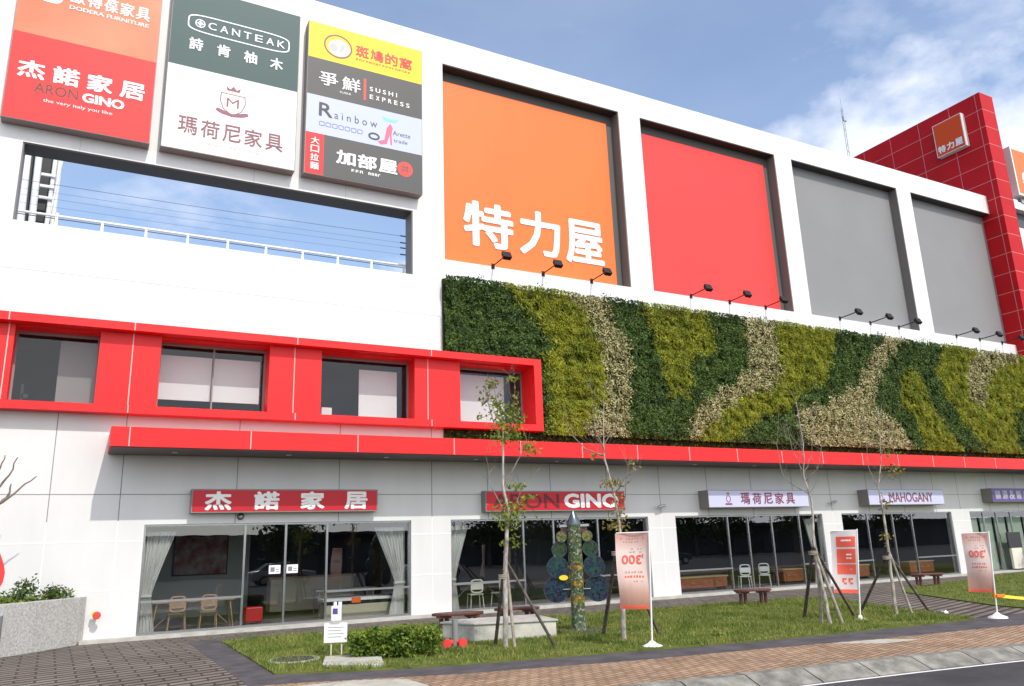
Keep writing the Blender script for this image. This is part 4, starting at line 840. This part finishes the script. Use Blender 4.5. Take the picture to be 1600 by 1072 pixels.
# ---- banners on poles
def banner(name, label, base, foot_r, top, left, zt, zb, kind, seed):
    """top: pole head; left: free top corner; both xy"""
    t = thing(name, label, 'banner', base, 'portable banners along the edge of the grass'); B = Vector(base)
    b = MB(); b.tube([(0, 0, 0), (0, 0, .035), (0, 0, .07), (0, 0, .12)], [foot_r, foot_r*.92, foot_r*.45, .03], 18); b.build('base', M['wht'], t)
    b = MB(); hd = Vector((top[0], top[1], zt+.04))-B; b.tube([(0, 0, .05), hd], .016, 8); 
    lf = Vector((left[0], left[1], zt))-B; b.tube([hd-Vector((0, 0, .03)), lf+Vector((0, 0, .01))], .011, 6); b.build('pole', M['wht'], t)
    # cloth
    U = (lf-hd); U.z = 0; wd = U.length; U.normalize(); nn = Vector((0, 0, 1)).cross(U); r = np.random.default_rng(seed); ph = r.uniform(0, 6)
    nu, nv = 14, 40
    def P(u, v):   # u 0 at pole..1 ; v 0 top..1 bottom
        z = zt+(zb-zt)*v; f = (z-0)/(zt); ax = hd*f; ax.z = z
        wav = (.035*math.sin(v*5.5+ph+u*2)*(.3+v)+.03*math.sin(u*4+v*2+ph))*1.0
        wk = 1-.10*v*(1+.3*math.sin(v*6+ph))
        return Vector((ax.x, ax.y, z))+U*(.02+u*wd*wk)+nn*(wav+.05*v*u)+Vector((0, 0, .02*u*v))
    b = MB(); b.add([P(i/nu, j/nv) for j in range(nv+1) for i in range(nu+1)], [(j*(nu+1)+i, j*(nu+1)+i+1, (j+1)*(nu+1)+i+1, (j+1)*(nu+1)+i) for j in range(nv) for i in range(nu)], True)
    cl = b.build('cloth', M['cloth_'+kind], t)
    def stick(o):     # wrap flat lettering (x: 0..1 across from the pole, z: 0..1 down) on to the waving cloth, on the street side
        for v_ in o.data.vertices:
            p = P(v_.co.x, v_.co.z); e = .004+abs(v_.co.y)
            side = (C_-(B+p)).dot(nn); o_ = nn*(e if side > 0 else -e); v_.co = p+o_
        return o
    C_ = Vector((0, -22, 1.85))
    ax = (Vector((1, 0, 0)), Vector((0, 0, -1)))
    # seen from behind, so the print reads mirrored
    def T(body, u0, u1, v0, v1, m, w=0, mirror=False):
        o = text('lettering', body, u0, u1, v0, v1, M[m], cl, axes=(Vector((1, 0, 0)), Vector((0, 0, 1))), weight=w, thick=.002, mirror=mirror)
        for v_ in o.data.vertices: v_.co.z = v0+v1-v_.co.z
        return stick(o)
    def blk(u0, u1, v0, v1, m, name='print'):
        n = 6; b = MB(); b.add([(u0+(u1-u0)*i/n, -.001, v0+(v1-v0)*j/n) for j in range(n+1) for i in range(n+1)], [(j*(n+1)+i, j*(n+1)+i+1, (j+1)*(n+1)+i+1, (j+1)*(n+1)+i) for j in range(n) for i in range(n)])
        return stick(b.build(name, M[m], cl))
    return t, T, blk
def clothmat(name, cols):
    m = bpy.data.materials.new(name); m.use_nodes = True; tt = m.node_tree; b = tt.nodes['Principled BSDF']; b.inputs['Roughness'].default_value = .75
    tc_ = tt.nodes.new('ShaderNodeTexCoord'); sp_ = tt.nodes.new('ShaderNodeSeparateXYZ'); tt.links.new(tc_.outputs['Generated'], sp_.inputs[0])
    rp = tt.nodes.new('ShaderNodeValToRGB'); rp.color_ramp.interpolation = 'LINEAR'
    e = rp.color_ramp.elements; e[0].position, e[0].color = cols[0][0], (*cols[0][1], 1); e[1].position, e[1].color = cols[-1][0], (*cols[-1][1], 1)
    for p, c in cols[1:-1]: q = e.new(p); q.color = (*c, 1)
    nz = tt.nodes.new('ShaderNodeTexNoise'); nz.inputs['Scale'].default_value = 4; ad = tt.nodes.new('ShaderNodeMath'); ad.operation = 'MULTIPLY_ADD'; ad.inputs[1].default_value = .12
    tt.links.new(tc_.outputs['Generated'], nz.inputs['Vector']); tt.links.new(nz.outputs[0], ad.inputs[0]); tt.links.new(sp_.outputs['Z'], ad.inputs[2])
    tt.links.new(ad.outputs[0], rp.inputs[0]); tl = tt.nodes.new('ShaderNodeBsdfTranslucent'); mx = tt.nodes.new('ShaderNodeMixShader'); mx.inputs[0].default_value = .35
    tt.links.new(rp.outputs[0], b.inputs['Base Color']); tt.links.new(rp.outputs[0], tl.inputs[0]); tt.links.new(b.outputs[0], mx.inputs[1]); tt.links.new(tl.outputs[0], mx.inputs[2]); tt.links.new(mx.outputs[0], tt.nodes['Material Output'].inputs[0])
    return m
M['cloth_pink'] = clothmat('pink_banner', [(0, (.80, .16, .08)), (.10, (.82, .20, .12)), (.125, (.50, .27, .20)), (.30, (.66, .42, .34)), (.45, (.86, .66, .60)), (.8, (.88, .74, .69)), (.95, (.76, .52, .45)), (1, (.72, .42, .36))])
M['cloth_red'] = clothmat('white_banner', [(0, (.80, .74, .74)), (.5, (.80, .74, .74)), (1, (.82, .78, .78))])
M['bred'] = mat('banner_red', (.78, .10, .06), .7); M['bgrey'] = mat('banner_grey', (.45, .28, .24), .7)
for nm, base, top, left, zt, zb, sd, lab in (('banner', (9.31, -9.81, 0), (9.38, -9.87), (8.90, -9.49), 2.02, .66, 1, 'pink banner printed 300 in reverse, nearest the mosaic sculpture'),
                                ('banner', (17.67, -11.08, 0), (17.73, -11.18), (17.46, -10.74), 1.79, .53, 5, 'pink banner printed 300 in reverse at the right edge, with yellow tape tied on')):
    t, T, blk = banner(nm, lab, base, .2, top, left, zt, zb, 'pink', sd)
    T('300', .22, .82, .29, .41, 'bred', .004, False); T("'", .16, .2, .28, .33, 'bred', .01)
    def row(u0, u1, v0, v1, n, m):
        w = (u1-u0)/n; rr_ = random.Random(n)
        for k in range(n):
            if rr_.random() < .85: blk(u0+k*w+w*.08, u0+k*w+w*rr_.uniform(.55, .9), v0+(v1-v0)*rr_.uniform(0, .3), v1, m)
    row(.12, .86, .045, .085, 9, 'bgrey'); row(.3, .8, .105, .125, 6, 'bgrey'); row(.2, .55, .205, .22, 4, 'bgrey'); row(.2, .7, .245, .26, 5, 'bgrey')
    row(.2, .78, .50, .53, 6, 'bgrey'); row(.16, .8, .56, .59, 7, 'bred'); row(.2, .6, .63, .645, 5, 'bgrey')
    blk(.1, .9, .955, .985, 'bred')
t, T, blk = banner('banner', 'white banner with a column of red squares between the two staked trees', (15.45, -9.35, 0), .13, (15.57, -9.49), (15.22, -9.06), 1.94, .58, 'red', 3)
for v0, v1 in ((.09, .26), (.29, .52), (.54, .70)): blk(.06, .80, v0, v1, 'bred')
for v in (.14, .37, .43, .60): blk(.22, .62, v, v+.025, 'wht')
for u in (.2, .45): blk(u, u+.18, .76, .79, 'bred'); blk(u+.1, u+.18, .79, .83, 'bred'); blk(u, u+.12, .83, .86, 'bred')
blk(.02, .98, .94, 1.0, 'bred')
# tape
M['tape'] = mat('yellow_tape', (.85, .55, .02), .5); M['taper'] = mat('tape_orange', (.80, .22, .02), .5)
t = thing('barrier_tape', 'yellow barrier tape tied to the right banner pole and running out of the picture', 'tape', (17.68, -11.09, .47)); b = MB(); n = 60; vs = []
for i in range(n+1):
    f = i/n; x = f*5.5; z = -.22*math.sin(math.pi*f)*1.0-.02*f; y = -.9*f; tw_ = .5*math.sin(f*14)
    vs += [(x, y+.03*math.sin(tw_), z+.035*math.cos(tw_)), (x, y-.03*math.sin(tw_), z-.035*math.cos(tw_))]
b.add(vs, [(2*i, 2*i+1, 2*i+3, 2*i+2) for i in range(n)], True); b.build('tape_band', M['tape'], t)
b = MB(); b.tube([(0, 0, -.05), (0, 0, .05)], .03, 8); b.box(.0, .28, -.06, -.03, -.035, .02); b.build('knot', M['taper'], t)
t = thing('post', 'thin steel post outside the frame that holds the yellow tape', 'post', (23.18, -11.99, 0)); b = MB(); b.tube([(0, 0, 0), (0, 0, .9)], .02, 8); b.build('pole', M['steel'], t); b = MB(); b.tube([(0, 0, 0), (0, 0, .05)], .14, 14); b.build('foot', M['steel'], t)

# ---- mosaic sculpture
def mosaic(name, cols, scale=26, gloss=.25, grout=(.05, .05, .05)):
    m = bpy.data.materials.new(name); m.use_nodes = True; tt = m.node_tree; b = tt.nodes['Principled BSDF']; b.inputs['Roughness'].default_value = gloss
    tc_ = tt.nodes.new('ShaderNodeTexCoord'); vo = tt.nodes.new('ShaderNodeTexVoronoi'); vo.inputs['Scale'].default_value = scale; ve = tt.nodes.new('ShaderNodeTexVoronoi'); ve.feature = 'DISTANCE_TO_EDGE'; ve.inputs['Scale'].default_value = scale
    for v_ in (vo, ve): tt.links.new(tc_.outputs['Object'], v_.inputs['Vector'])
    sp_ = tt.nodes.new('ShaderNodeSeparateColor'); tt.links.new(vo.outputs['Color'], sp_.inputs[0]); rp = tt.nodes.new('ShaderNodeValToRGB'); rp.color_ramp.interpolation = 'CONSTANT'
    e = rp.color_ramp.elements; e[0].color = (*cols[0], 1); e[1].position = 1/len(cols); e[1].color = (*cols[1], 1)
    for i, c in enumerate(cols[2:]): q = e.new((i+2)/len(cols)); q.color = (*c, 1)
    tt.links.new(sp_.outputs[0], rp.inputs[0]); mxc = tt.nodes.new('ShaderNodeMix'); mxc.data_type = 'RGBA'; lt = tt.nodes.new('ShaderNodeMath'); lt.operation = 'LESS_THAN'; lt.inputs[1].default_value = .05
    tt.links.new(ve.outputs['Distance'], lt.inputs[0]); tt.links.new(lt.outputs[0], mxc.inputs[0]); tt.links.new(rp.outputs[0], mxc.inputs[6]); mxc.inputs[7].default_value = (*grout, 1); tt.links.new(mxc.outputs[2], b.inputs['Base Color'])
    return m
M['mcol'] = mosaic('column_mosaic', [(.03, .08, .02), (.08, .13, .03), (.015, .04, .015), (.26, .26, .18), (.04, .10, .03), (.16, .14, .03), (.02, .06, .04), (.07, .11, .02)], 24)
M['mcol2'] = mosaic('column_mosaic_yellow', [(.45, .28, .02), (.06, .11, .03), (.28, .18, .02), (.12, .15, .04), (.30, .08, .02), (.08, .12, .03)], 22)
M['mblue'] = mosaic('blue_mosaic', [(.008, .016, .07), (.008, .035, .08), (.008, .045, .045), (.02, .012, .05), (.01, .06, .06), (.006, .012, .03)], 20, .15)
M['mteal'] = mosaic('teal_mosaic', [(.006, .04, .05), (.01, .025, .07), (.01, .06, .035), (.006, .02, .035), (.015, .07, .06)], 20, .15)
M['mgreen'] = mosaic('green_mosaic', [(.015, .05, .015), (.01, .06, .04), (.04, .07, .01), (.006, .03, .025)], 22, .15)
M['molive'] = mosaic('olive_mosaic', [(.16, .15, .02), (.09, .12, .02), (.22, .18, .03), (.05, .08, .02)], 24, .2)
M['mred'] = mosaic('maroon_mosaic', [(.16, .02, .02), (.08, .02, .03), (.22, .06, .03), (.05, .03, .03)], 26, .2)
t = thing('mosaic_sculpture', 'mosaic column on the grass with a metal cone top and pairs of coloured discs', 'sculpture', (9.77, -6.66, 0), rz=R(-32))
b = MB(); b.tube([(0, 0, .0), (0, 0, .05)], .58, 28); b.build('base', M['road'], t)
b = MB(); b.tube([(0, 0, .05), (0, 0, .12), (0, 0, .5), (0, 0, 2.28)], [.19, .165, .155, .155], 22); b.build('column', M['mcol'], t)
for z, w in ((.22, .1), (.62, .16), (.98, .12), (1.32, .09)): b = MB(); b.tube([(0, 0, z), (0, 0, z+w)], .158, 22); b.build('column_patch', M['mcol2'], t)
b = MB(); b.tube([(0, 0, 2.275), (0, 0, 2.31), (0, 0, 2.62)], [.165, .165, .004], 16); b.build('cone', M['cone'], t)
b = MB(); b.box(-.3, .34, -.02, .02, 2.24, 2.29); b.build('crossbar', M['steel'], t)
for s in (-1, 1):
    for dx, z, r_, m in ((.455, .90, .27, 'mblue'), (.405, 1.38, .225, 'mteal'), (.345, 1.76, .165, 'mgreen'), (.285, 2.03, .115, 'molive'), (.21, 2.19, .075, 'mred')):
        y = -.01 if m in ('mteal', 'molive') else .03
        b = MB(); disc(b, s*dx, z, r_, r_, y-.012, y+.012, 28); d_ = b.build('disc', M[m], t)
        b = MB(); ringpoly(b, s*dx, z, r_+.01, r_+.01, .012, y-.018, y+.018, n=28); b.build('rim', M['cone'], d_)
    b = MB(); b.tube([(s*.14, 0, .9), (s*.3, .0, .9)], .015, 6); b.tube([(s*.14, .0, 1.38), (s*.25, .0, 1.38)], .015, 6); b.build('arm', M['steel'], t)
b = MB(); disc(b, -.28, 1.15, .10, .055, -.05, -.02, 16); b.build('yellow_leaf', M['tyellow'], t)

# ---- sign post, slab, manhole, hedge, hydrant
t = thing('notice_post', 'white notice board and meter box on two thin posts in the grass', 'notice board', (4.3, -6.9, 0), rz=R(-24))
for x in (-.06, .13): b = MB(); b.tube([(x, 0, -.02), (x, 0, .62)], .014, 6); b.build('post', M['cream'], t)
bd = MB().box(-.19, .23, -.035, -.015, .26, .60).build('board', M['wht'], t, bevel=.004)
b = MB()
for k in range(4): b.box(-.12, .17-.05*(k % 2), -.038, -.036, .52-k*.055, .53-k*.055)
b.build('writing', M['gpan'], bd)
bx = MB().box(-.06, .12, -.09, .03, .64, .90).build('meter_box', M['wht'], t, bevel=.01); MB().box(-.03, .06, -.095, -.088, .76, .86).build('meter_window', M['tpurple'], bx)
b = MB(); b.tube([(-.0, -.02, .90), (-.0, -.02, .97)], .03, 8); b.tube([(.09, -.02, .90), (.09, -.02, .97)], .035, 8); b.build('cap', M['wht'], bx)
t = thing('concrete_slab', 'pale square concrete slab lying in the grass before the notice board', 'slab', (4.35, -7.95, 0)); b = MB(); b.prism([(-.62, -.25), (.2, -1.0), (.62, .45), (-.3, .75)], 0, .075); b.build('slab', M['paleslab'], t, bevel=.01)
t = thing('manhole_cover', 'round dark manhole cover in a pale ring left of the concrete slab', 'manhole', (3.55, -6.95, 0)); b = MB(); b.tube([(0, 0, .0), (0, 0, .05)], .46, 26); b.build('ring', M['paleslab'], t); b = MB(); b.tube([(0, 0, .04), (0, 0, .06)], .36, 26); b.build('cover', M['road'], t)
M['hedgeL'] = leafmat('hedge_leaf', (.045, .10, .012), (.20, .27, .035), 6, .45, .25)
t = thing('hedge', 'short clipped green hedge on the grass left of the staked tree', 'hedge', (5.15, -7.8, 0)); r = np.random.default_rng(5)
n = 9000; u = r.uniform(-1, 1, n); v = r.uniform(-1, 1, n); w = r.uniform(0, 1, n); sh = r.random(n) < .6
f = np.where(sh, 1, r.uniform(.5, 1, n)); k = np.argmax(np.stack([np.abs(u), np.abs(v), w]), 0); top = r.random(n) < .45; w[top] = 1; w = np.where((w > .2) | (r.random(n) < .5), w, w+.3)
side = ~top & (r.random(n) < .8); v[side] = np.sign(v[side]); 
X = u*.78; Y = v*.27*f; Z = .06+w*.40*(1-.10*np.abs(u)**3)+.035*np.sin(u*9)+r.normal(size=n)*.02; X += r.normal(size=n)*.025; Y += r.normal(size=n)*.03
a = R(-28); P = np.stack([X*math.cos(a)-Y*math.sin(a), X*math.sin(a)+Y*math.cos(a), Z], 1)
quads('foliage', P, .07, M['hedgeL'], t, aspect=.55, seed=5)
b = MB()
for i in range(14):
    x = -.7+i*.108; b.tube([(x*math.cos(a), x*math.sin(a), 0), (x*math.cos(a)+.03, x*math.sin(a), .35)], .012, 5)
b.build('stems', M['barkd'], t)
t = thing('hydrant', 'grey standpipe with two red round outlets right of the hedge', 'hydrant', (6.45, -7.5, 0), rz=R(-24))
b = MB(); b.box(-.25, .25, -.14, .14, 0, .04); b.build('base', M['paleslab'], t); b = MB(); b.tube([(0, 0, .03), (0, 0, .55)], .06, 12); b.build('standpipe', M['gpan'], t)
for s in (-1, 1): b = MB(); b.tube([(s*.05, -.02, .14), (s*.13, -.05, .13), (s*.15, -.12, .13), (s*.15, -.17, .13)], [.05, .06, .085, .075], 14); b.build('outlet', M['inkred'], t)
t = thing('outlet_valve', 'small red and yellow valve wheel on the white wall beside the granite planter', 'valve', (.52, -.18, .62)); b = MB(); b.tube([(-.02, .17, -.06), (-.02, 0, -.06), (0, -.06, 0)], .03, 8); b.build('pipe', M['steel'], t)
b = MB(); b.tube([(0, -.05, 0), (0, -.08, 0), (0, -.13, 0)], [.03, .09, .07], 14); b.build('valve_wheel', M['inkred'], t); MB().box(-.11, -.02, -.07, .02, .0, .08).build('tag', M['tyellow'], t)

# ---- left planter, bollard, shrubs, bare tree, red feather flag
PL = [(-5, -2.9), (-3.2, -2.75), (-2.1, -2.45), (-1.25, -1.95), (-.7, -1.4), (-.2, -.80), (.15, -.33), (.28, -.02)]
t = thing('granite_planter', 'curved granite chip planter wall at the left edge', 'planter', (-1.5, -1.2, 0)); S_ = lambda P: [(x+1.5, y+1.2) for x, y in P]
inner = [(-5, -2.65), (-3.25, -2.5), (-2.2, -2.22), (-1.4, -1.75), (-.88, -1.22), (-.38, -.65), (-.05, -.2), (.06, -.02)]
b = MB(); b.prism(S_(PL+inner[::-1]), 0, 1.05); b.build('planter_wall', M['granite'], t, bevel=.012)
b = MB(); b.prism(S_(inner+[(-5, -.02)]), .5, .97); b.build('soil', M['soil'], t)
t = thing('bollard', 'brushed steel bollard with a slanted top at the left edge', 'bollard', (-1.30, -2.3, 0)); b = MB(); n = 20
ring = [(.085*math.cos(2*math.pi*k/n), .085*math.sin(2*math.pi*k/n)) for k in range(n)]
b.add([(x, y, 0) for x, y in ring]+[(x, y, .83+x*.25) for x, y in ring], [tuple(range(n, 2*n))]+[(k, (k+1) % n, n+(k+1) % n, n+k) for k in range(n)], False); b.build('shaft', M['steel'], t)
t = thing('shrub_bed', 'low dark green hedge planting along the top of the granite planter', 'shrubs', (-1.5, -1.2, .97), )
A_ = np.array(inner+[(-5, -.02)]); x = r.uniform(-4, .1, 9000); y = r.uniform(-2.7, 0, 9000); kk = inpoly(inner+[(-5, -.02)], x, y); x, y = x[kk], y[kk]
z = r.random(len(x))*.26*(.7+.5*np.sin(x*7+y*3)*np.sin(y*6+x)); P = np.stack([x+1.5, y+1.2, z], 1); quads('foliage', P, .075, M['hedgeL'], t, seed=6)
b = MB()
for i in range(16): b.tube([(-1+i*.12, -.5+i*.07, 0), (-1+i*.12, -.5+i*.07, .2)], .008, 4)
b.build('stems', M['barkd'], t)
for x_, y_, lab, h in ((-.98, -.75, 'taller bushy shrub on the left of the planter top', .42), (-.42, -.35, 'smaller bushy shrub in the middle of the planter top', .26)):
    t = thing('shrub', lab, 'shrub', (x_, y_, .97), 'round shrubs in the granite planter'); q = r.normal(size=(420, 3))*(.12, .12, h*.26)+(0, 0, h*.62+.05); quads('foliage', q, .07, M['leafD'], t, seed=7); b = MB(); b.tube([(0, 0, 0), (0, 0, h)], .012, 5); b.build('stem', M['barkd'], t)
t = thing('bare_tree', 'bare leafless tree whose twigs reach in from the left edge', 'tree', (-2.75, -1.5, .97)); b = MB(); B = Vector((-2.75, -1.5, .97)); b.tube([(0, 0, 0), (.06, 0, .9), (.1, 0, 1.6)], [.07, .055, .045], 8); b.build('trunk', M['barkd'], t)
rr = np.random.default_rng(21); b = MB(); tips = []
for q in ([(-2.65, -1.5, 2.5), (-2.1, -1.5, 2.75), (-1.55, -1.5, 3.15), (-1.25, -1.5, 3.45), (-.96, -1.5, 3.72)], [(-2.65, -1.5, 2.5), (-2.0, -1.5, 3.1), (-1.62, -1.5, 3.5), (-1.47, -1.5, 3.75), (-1.36, -1.5, 4.13)],
          [(-2.65, -1.5, 2.5), (-2.2, -1.5, 3.3), (-1.8, -1.5, 3.6), (-1.66, -1.5, 3.9), (-1.60, -1.5, 4.17)], [(-1.55, -1.5, 3.15), (-1.45, -1.5, 3.3), (-1.42, -1.5, 3.55)], [(-2.65, -1.5, 2.5), (-2.9, -1.5, 3.3), (-3.1, -1.5, 4.2)], [(-2.2, -1.5, 2.7), (-1.9, -1.5, 2.95), (-1.72, -1.5, 3.3)]):
    q = [Vector(p)-B for p in q]; pp = []
    for a_, c_ in zip(q, q[1:]): pp += wiggle(a_, c_, 3, .015, rr)[:-1]
    pp.append(q[-1]); m_ = len(pp); b.tube(pp, [.04*(1-.72*i/(m_-1)) for i in range(m_)], 6)
b.build('branches', M['barkd'], t)
t = thing('feather_flag', 'rounded bright red edge of a flag cut off by the left edge', 'flag', (-1.62, -2.25, 0)); b = MB(); b.tube([(0, 0, 0), (0, 0, 2.6)], .015, 6); b.build('pole', M['steel'], t)
b = MB(); pts = [(0, 2.5), (.04, 2.45), (.12, 2.3), (.22, 2.05), (.30, 1.85), (.335, 1.68), (.32, 1.5), (.26, 1.36), (.12, 1.28), (0, 1.25)]; b.wallpoly([(x, z) for x, z in pts][::-1], -.01, .01); b.build('cloth', mat('flag_red', (.75, .03, .03), .6), t)
MB().box(-.15, .15, -.15, .15, 0, .04).build('foot', M['steel'], t)

# ================================================================== ACROSS THE ROAD (behind the viewer, seen in the shop glass)
M['far'] = mat('far_wall', (.05, .05, .052), .8, var=.2, vscale=.4); M['farroof'] = mat('far_roof', (.05, .05, .055), .8)
far = thing('row_building', 'low dark building across the road, reflected in the shop windows', 'building', (5, -62, -.14))
MB().box(-50, 150, -8, 0, 0, 3.75).build('wall', M['far'], far); MB().box(-52, 152, -9, 1, 3.75, 4.1).build('roof', M['farroof'], far)
for k in range(26): MB().box(-46+k*6, -43+k*6, 0.0, .06, .2, 2.8).build('window', M['slate'], far)
M['carp'] = mat('car_silver', (.42, .44, .46), .3, .5, metal=.6, coat=.5); M['cark'] = mat('car_dark_blue', (.03, .04, .07), .3, .5, metal=.4, coat=.5); M['carw'] = mat('car_white', (.75, .75, .74), .35, .5, coat=.5); M['tyre'] = mat('tyre', (.02, .02, .02), .8)
def car(x, y, m, label):
    t = thing('parked_car', label, 'car', (x, y, -.14), 'cars parked across the road behind the viewer')
    b = MB(); b.wallpoly([(-2.15, .35), (2.15, .35), (2.2, .62), (2.12, .82), (1.25, .95), (-1.75, .98), (-2.15, .90), (-2.2, .6)], -.85, .85); bo = b.build('body', M[m], t, bevel=.06)
    b = MB(); lo, hi = [(-1.75, .96), (1.25, .94), (.55, 1.42), (-1.05, 1.44)], None; b.add([(p, -.80 if k < 2 else -.62, q) for k, (p, q) in enumerate(lo)]+[(p, .80 if k < 2 else .62, q) for k, (p, q) in enumerate(lo)],
        [(0, 1, 2, 3), (7, 6, 5, 4), (1, 5, 6, 2), (3, 2, 6, 7), (0, 3, 7, 4)]); b.build('cabin_glass', M['slate'], t)
    MB().box(-1.02, .52, -.6, .6, 1.42, 1.46).build('roof', M[m], t, bevel=.02)
    for sx in (-1.35, 1.35):
        for sy in (-.83, .83): b = MB(); b.tube([(sx, sy-.1, .32), (sx, sy+.1, .32)], .32, 18); w_ = b.build('wheel', M['tyre'], t); b = MB(); b.tube([(sx, sy-.11, .32), (sx, sy+.11, .32)], .19, 14); b.build('rim', M['steel'], w_)
    for sy in (-.62, .62): MB().box(2.1, 2.2, sy-.16, sy+.16, .64, .76).build('headlight', M['cream'], t)
car(12.5, -35, 'carp', 'silver car parked across the road, mirrored in the glass door'); car(24, -35.5, 'carw', 'white car parked across the road, mirrored in the second shop'); car(46, -35, 'cark', 'dark blue car parked across the road, mirrored in the third shop')
# weed and litter on the lawn
t = thing('weed', 'small yellow green weed clump at the front edge of the lawn', 'weed', (10.8, -9.9, .03)); q = rng.normal(size=(60, 3))*(.07, .06, .035)+(0, 0, .07); quads('leaves', q, .07, M['leafT'], t, seed=61); b = MB(); b.tube([(0, 0, 0), (0, 0, .08)], .008, 5); b.build('stem', M['barkd'], t)
t = thing('litter_paper', 'crumpled scrap of white paper on the grass by the rightmost staked tree', 'litter', (17.6, -9.9, .06)); q = rng.normal(size=(14, 3))*(.05, .04, .015); quads('scrap', q, .09, M['wht'], t, aspect=.9, seed=62)
M['leafF'] = leafmat('far_leaf', (.02, .045, .01), (.06, .09, .02), .8, .4, .1)
def fartree(x, y, h, seed):
    r_ = np.random.default_rng(seed); t = thing('street_tree', None, 'tree', (x, y, -.14), 'trees across the road')
    b = MB(); b.tube([(0, 0, 0), (.1, 0, h*.4), (0, 0, h*.75)], [.22, .16, .06], 8); b.build('trunk', M['barkd'], t)
    P = []
    for k in range(9):
        a = r_.uniform(0, 6.28); c = np.array([math.cos(a)*r_.uniform(.3, 2.6), math.sin(a)*r_.uniform(.3, 2.4), h*r_.uniform(.38, .9)]); P.append(c+r_.normal(size=(170, 3))*(1.0, 1.0, .7))
    quads('crown', np.concatenate(P), .42, M['leafF'], t, seed=seed); return t
ft = [fartree(0, -55, 7, 31), fartree(0, -55, 6, 32)]
spots = [(38, -54), (45, -56), (51, -53), (58, -55), (66, -54), (74, -56), (83, -54), (92, -55), (101, -53), (18, -56)]
for i, (x, y) in enumerate(spots):
    o = ft[i] if i < 2 else copy_tree(ft[i % 2]); o.location = (x, y, -.14); o.rotation_euler[2] = i*1.3
    o['label'] = 'leafy street tree standing in the row across the road behind the viewer'
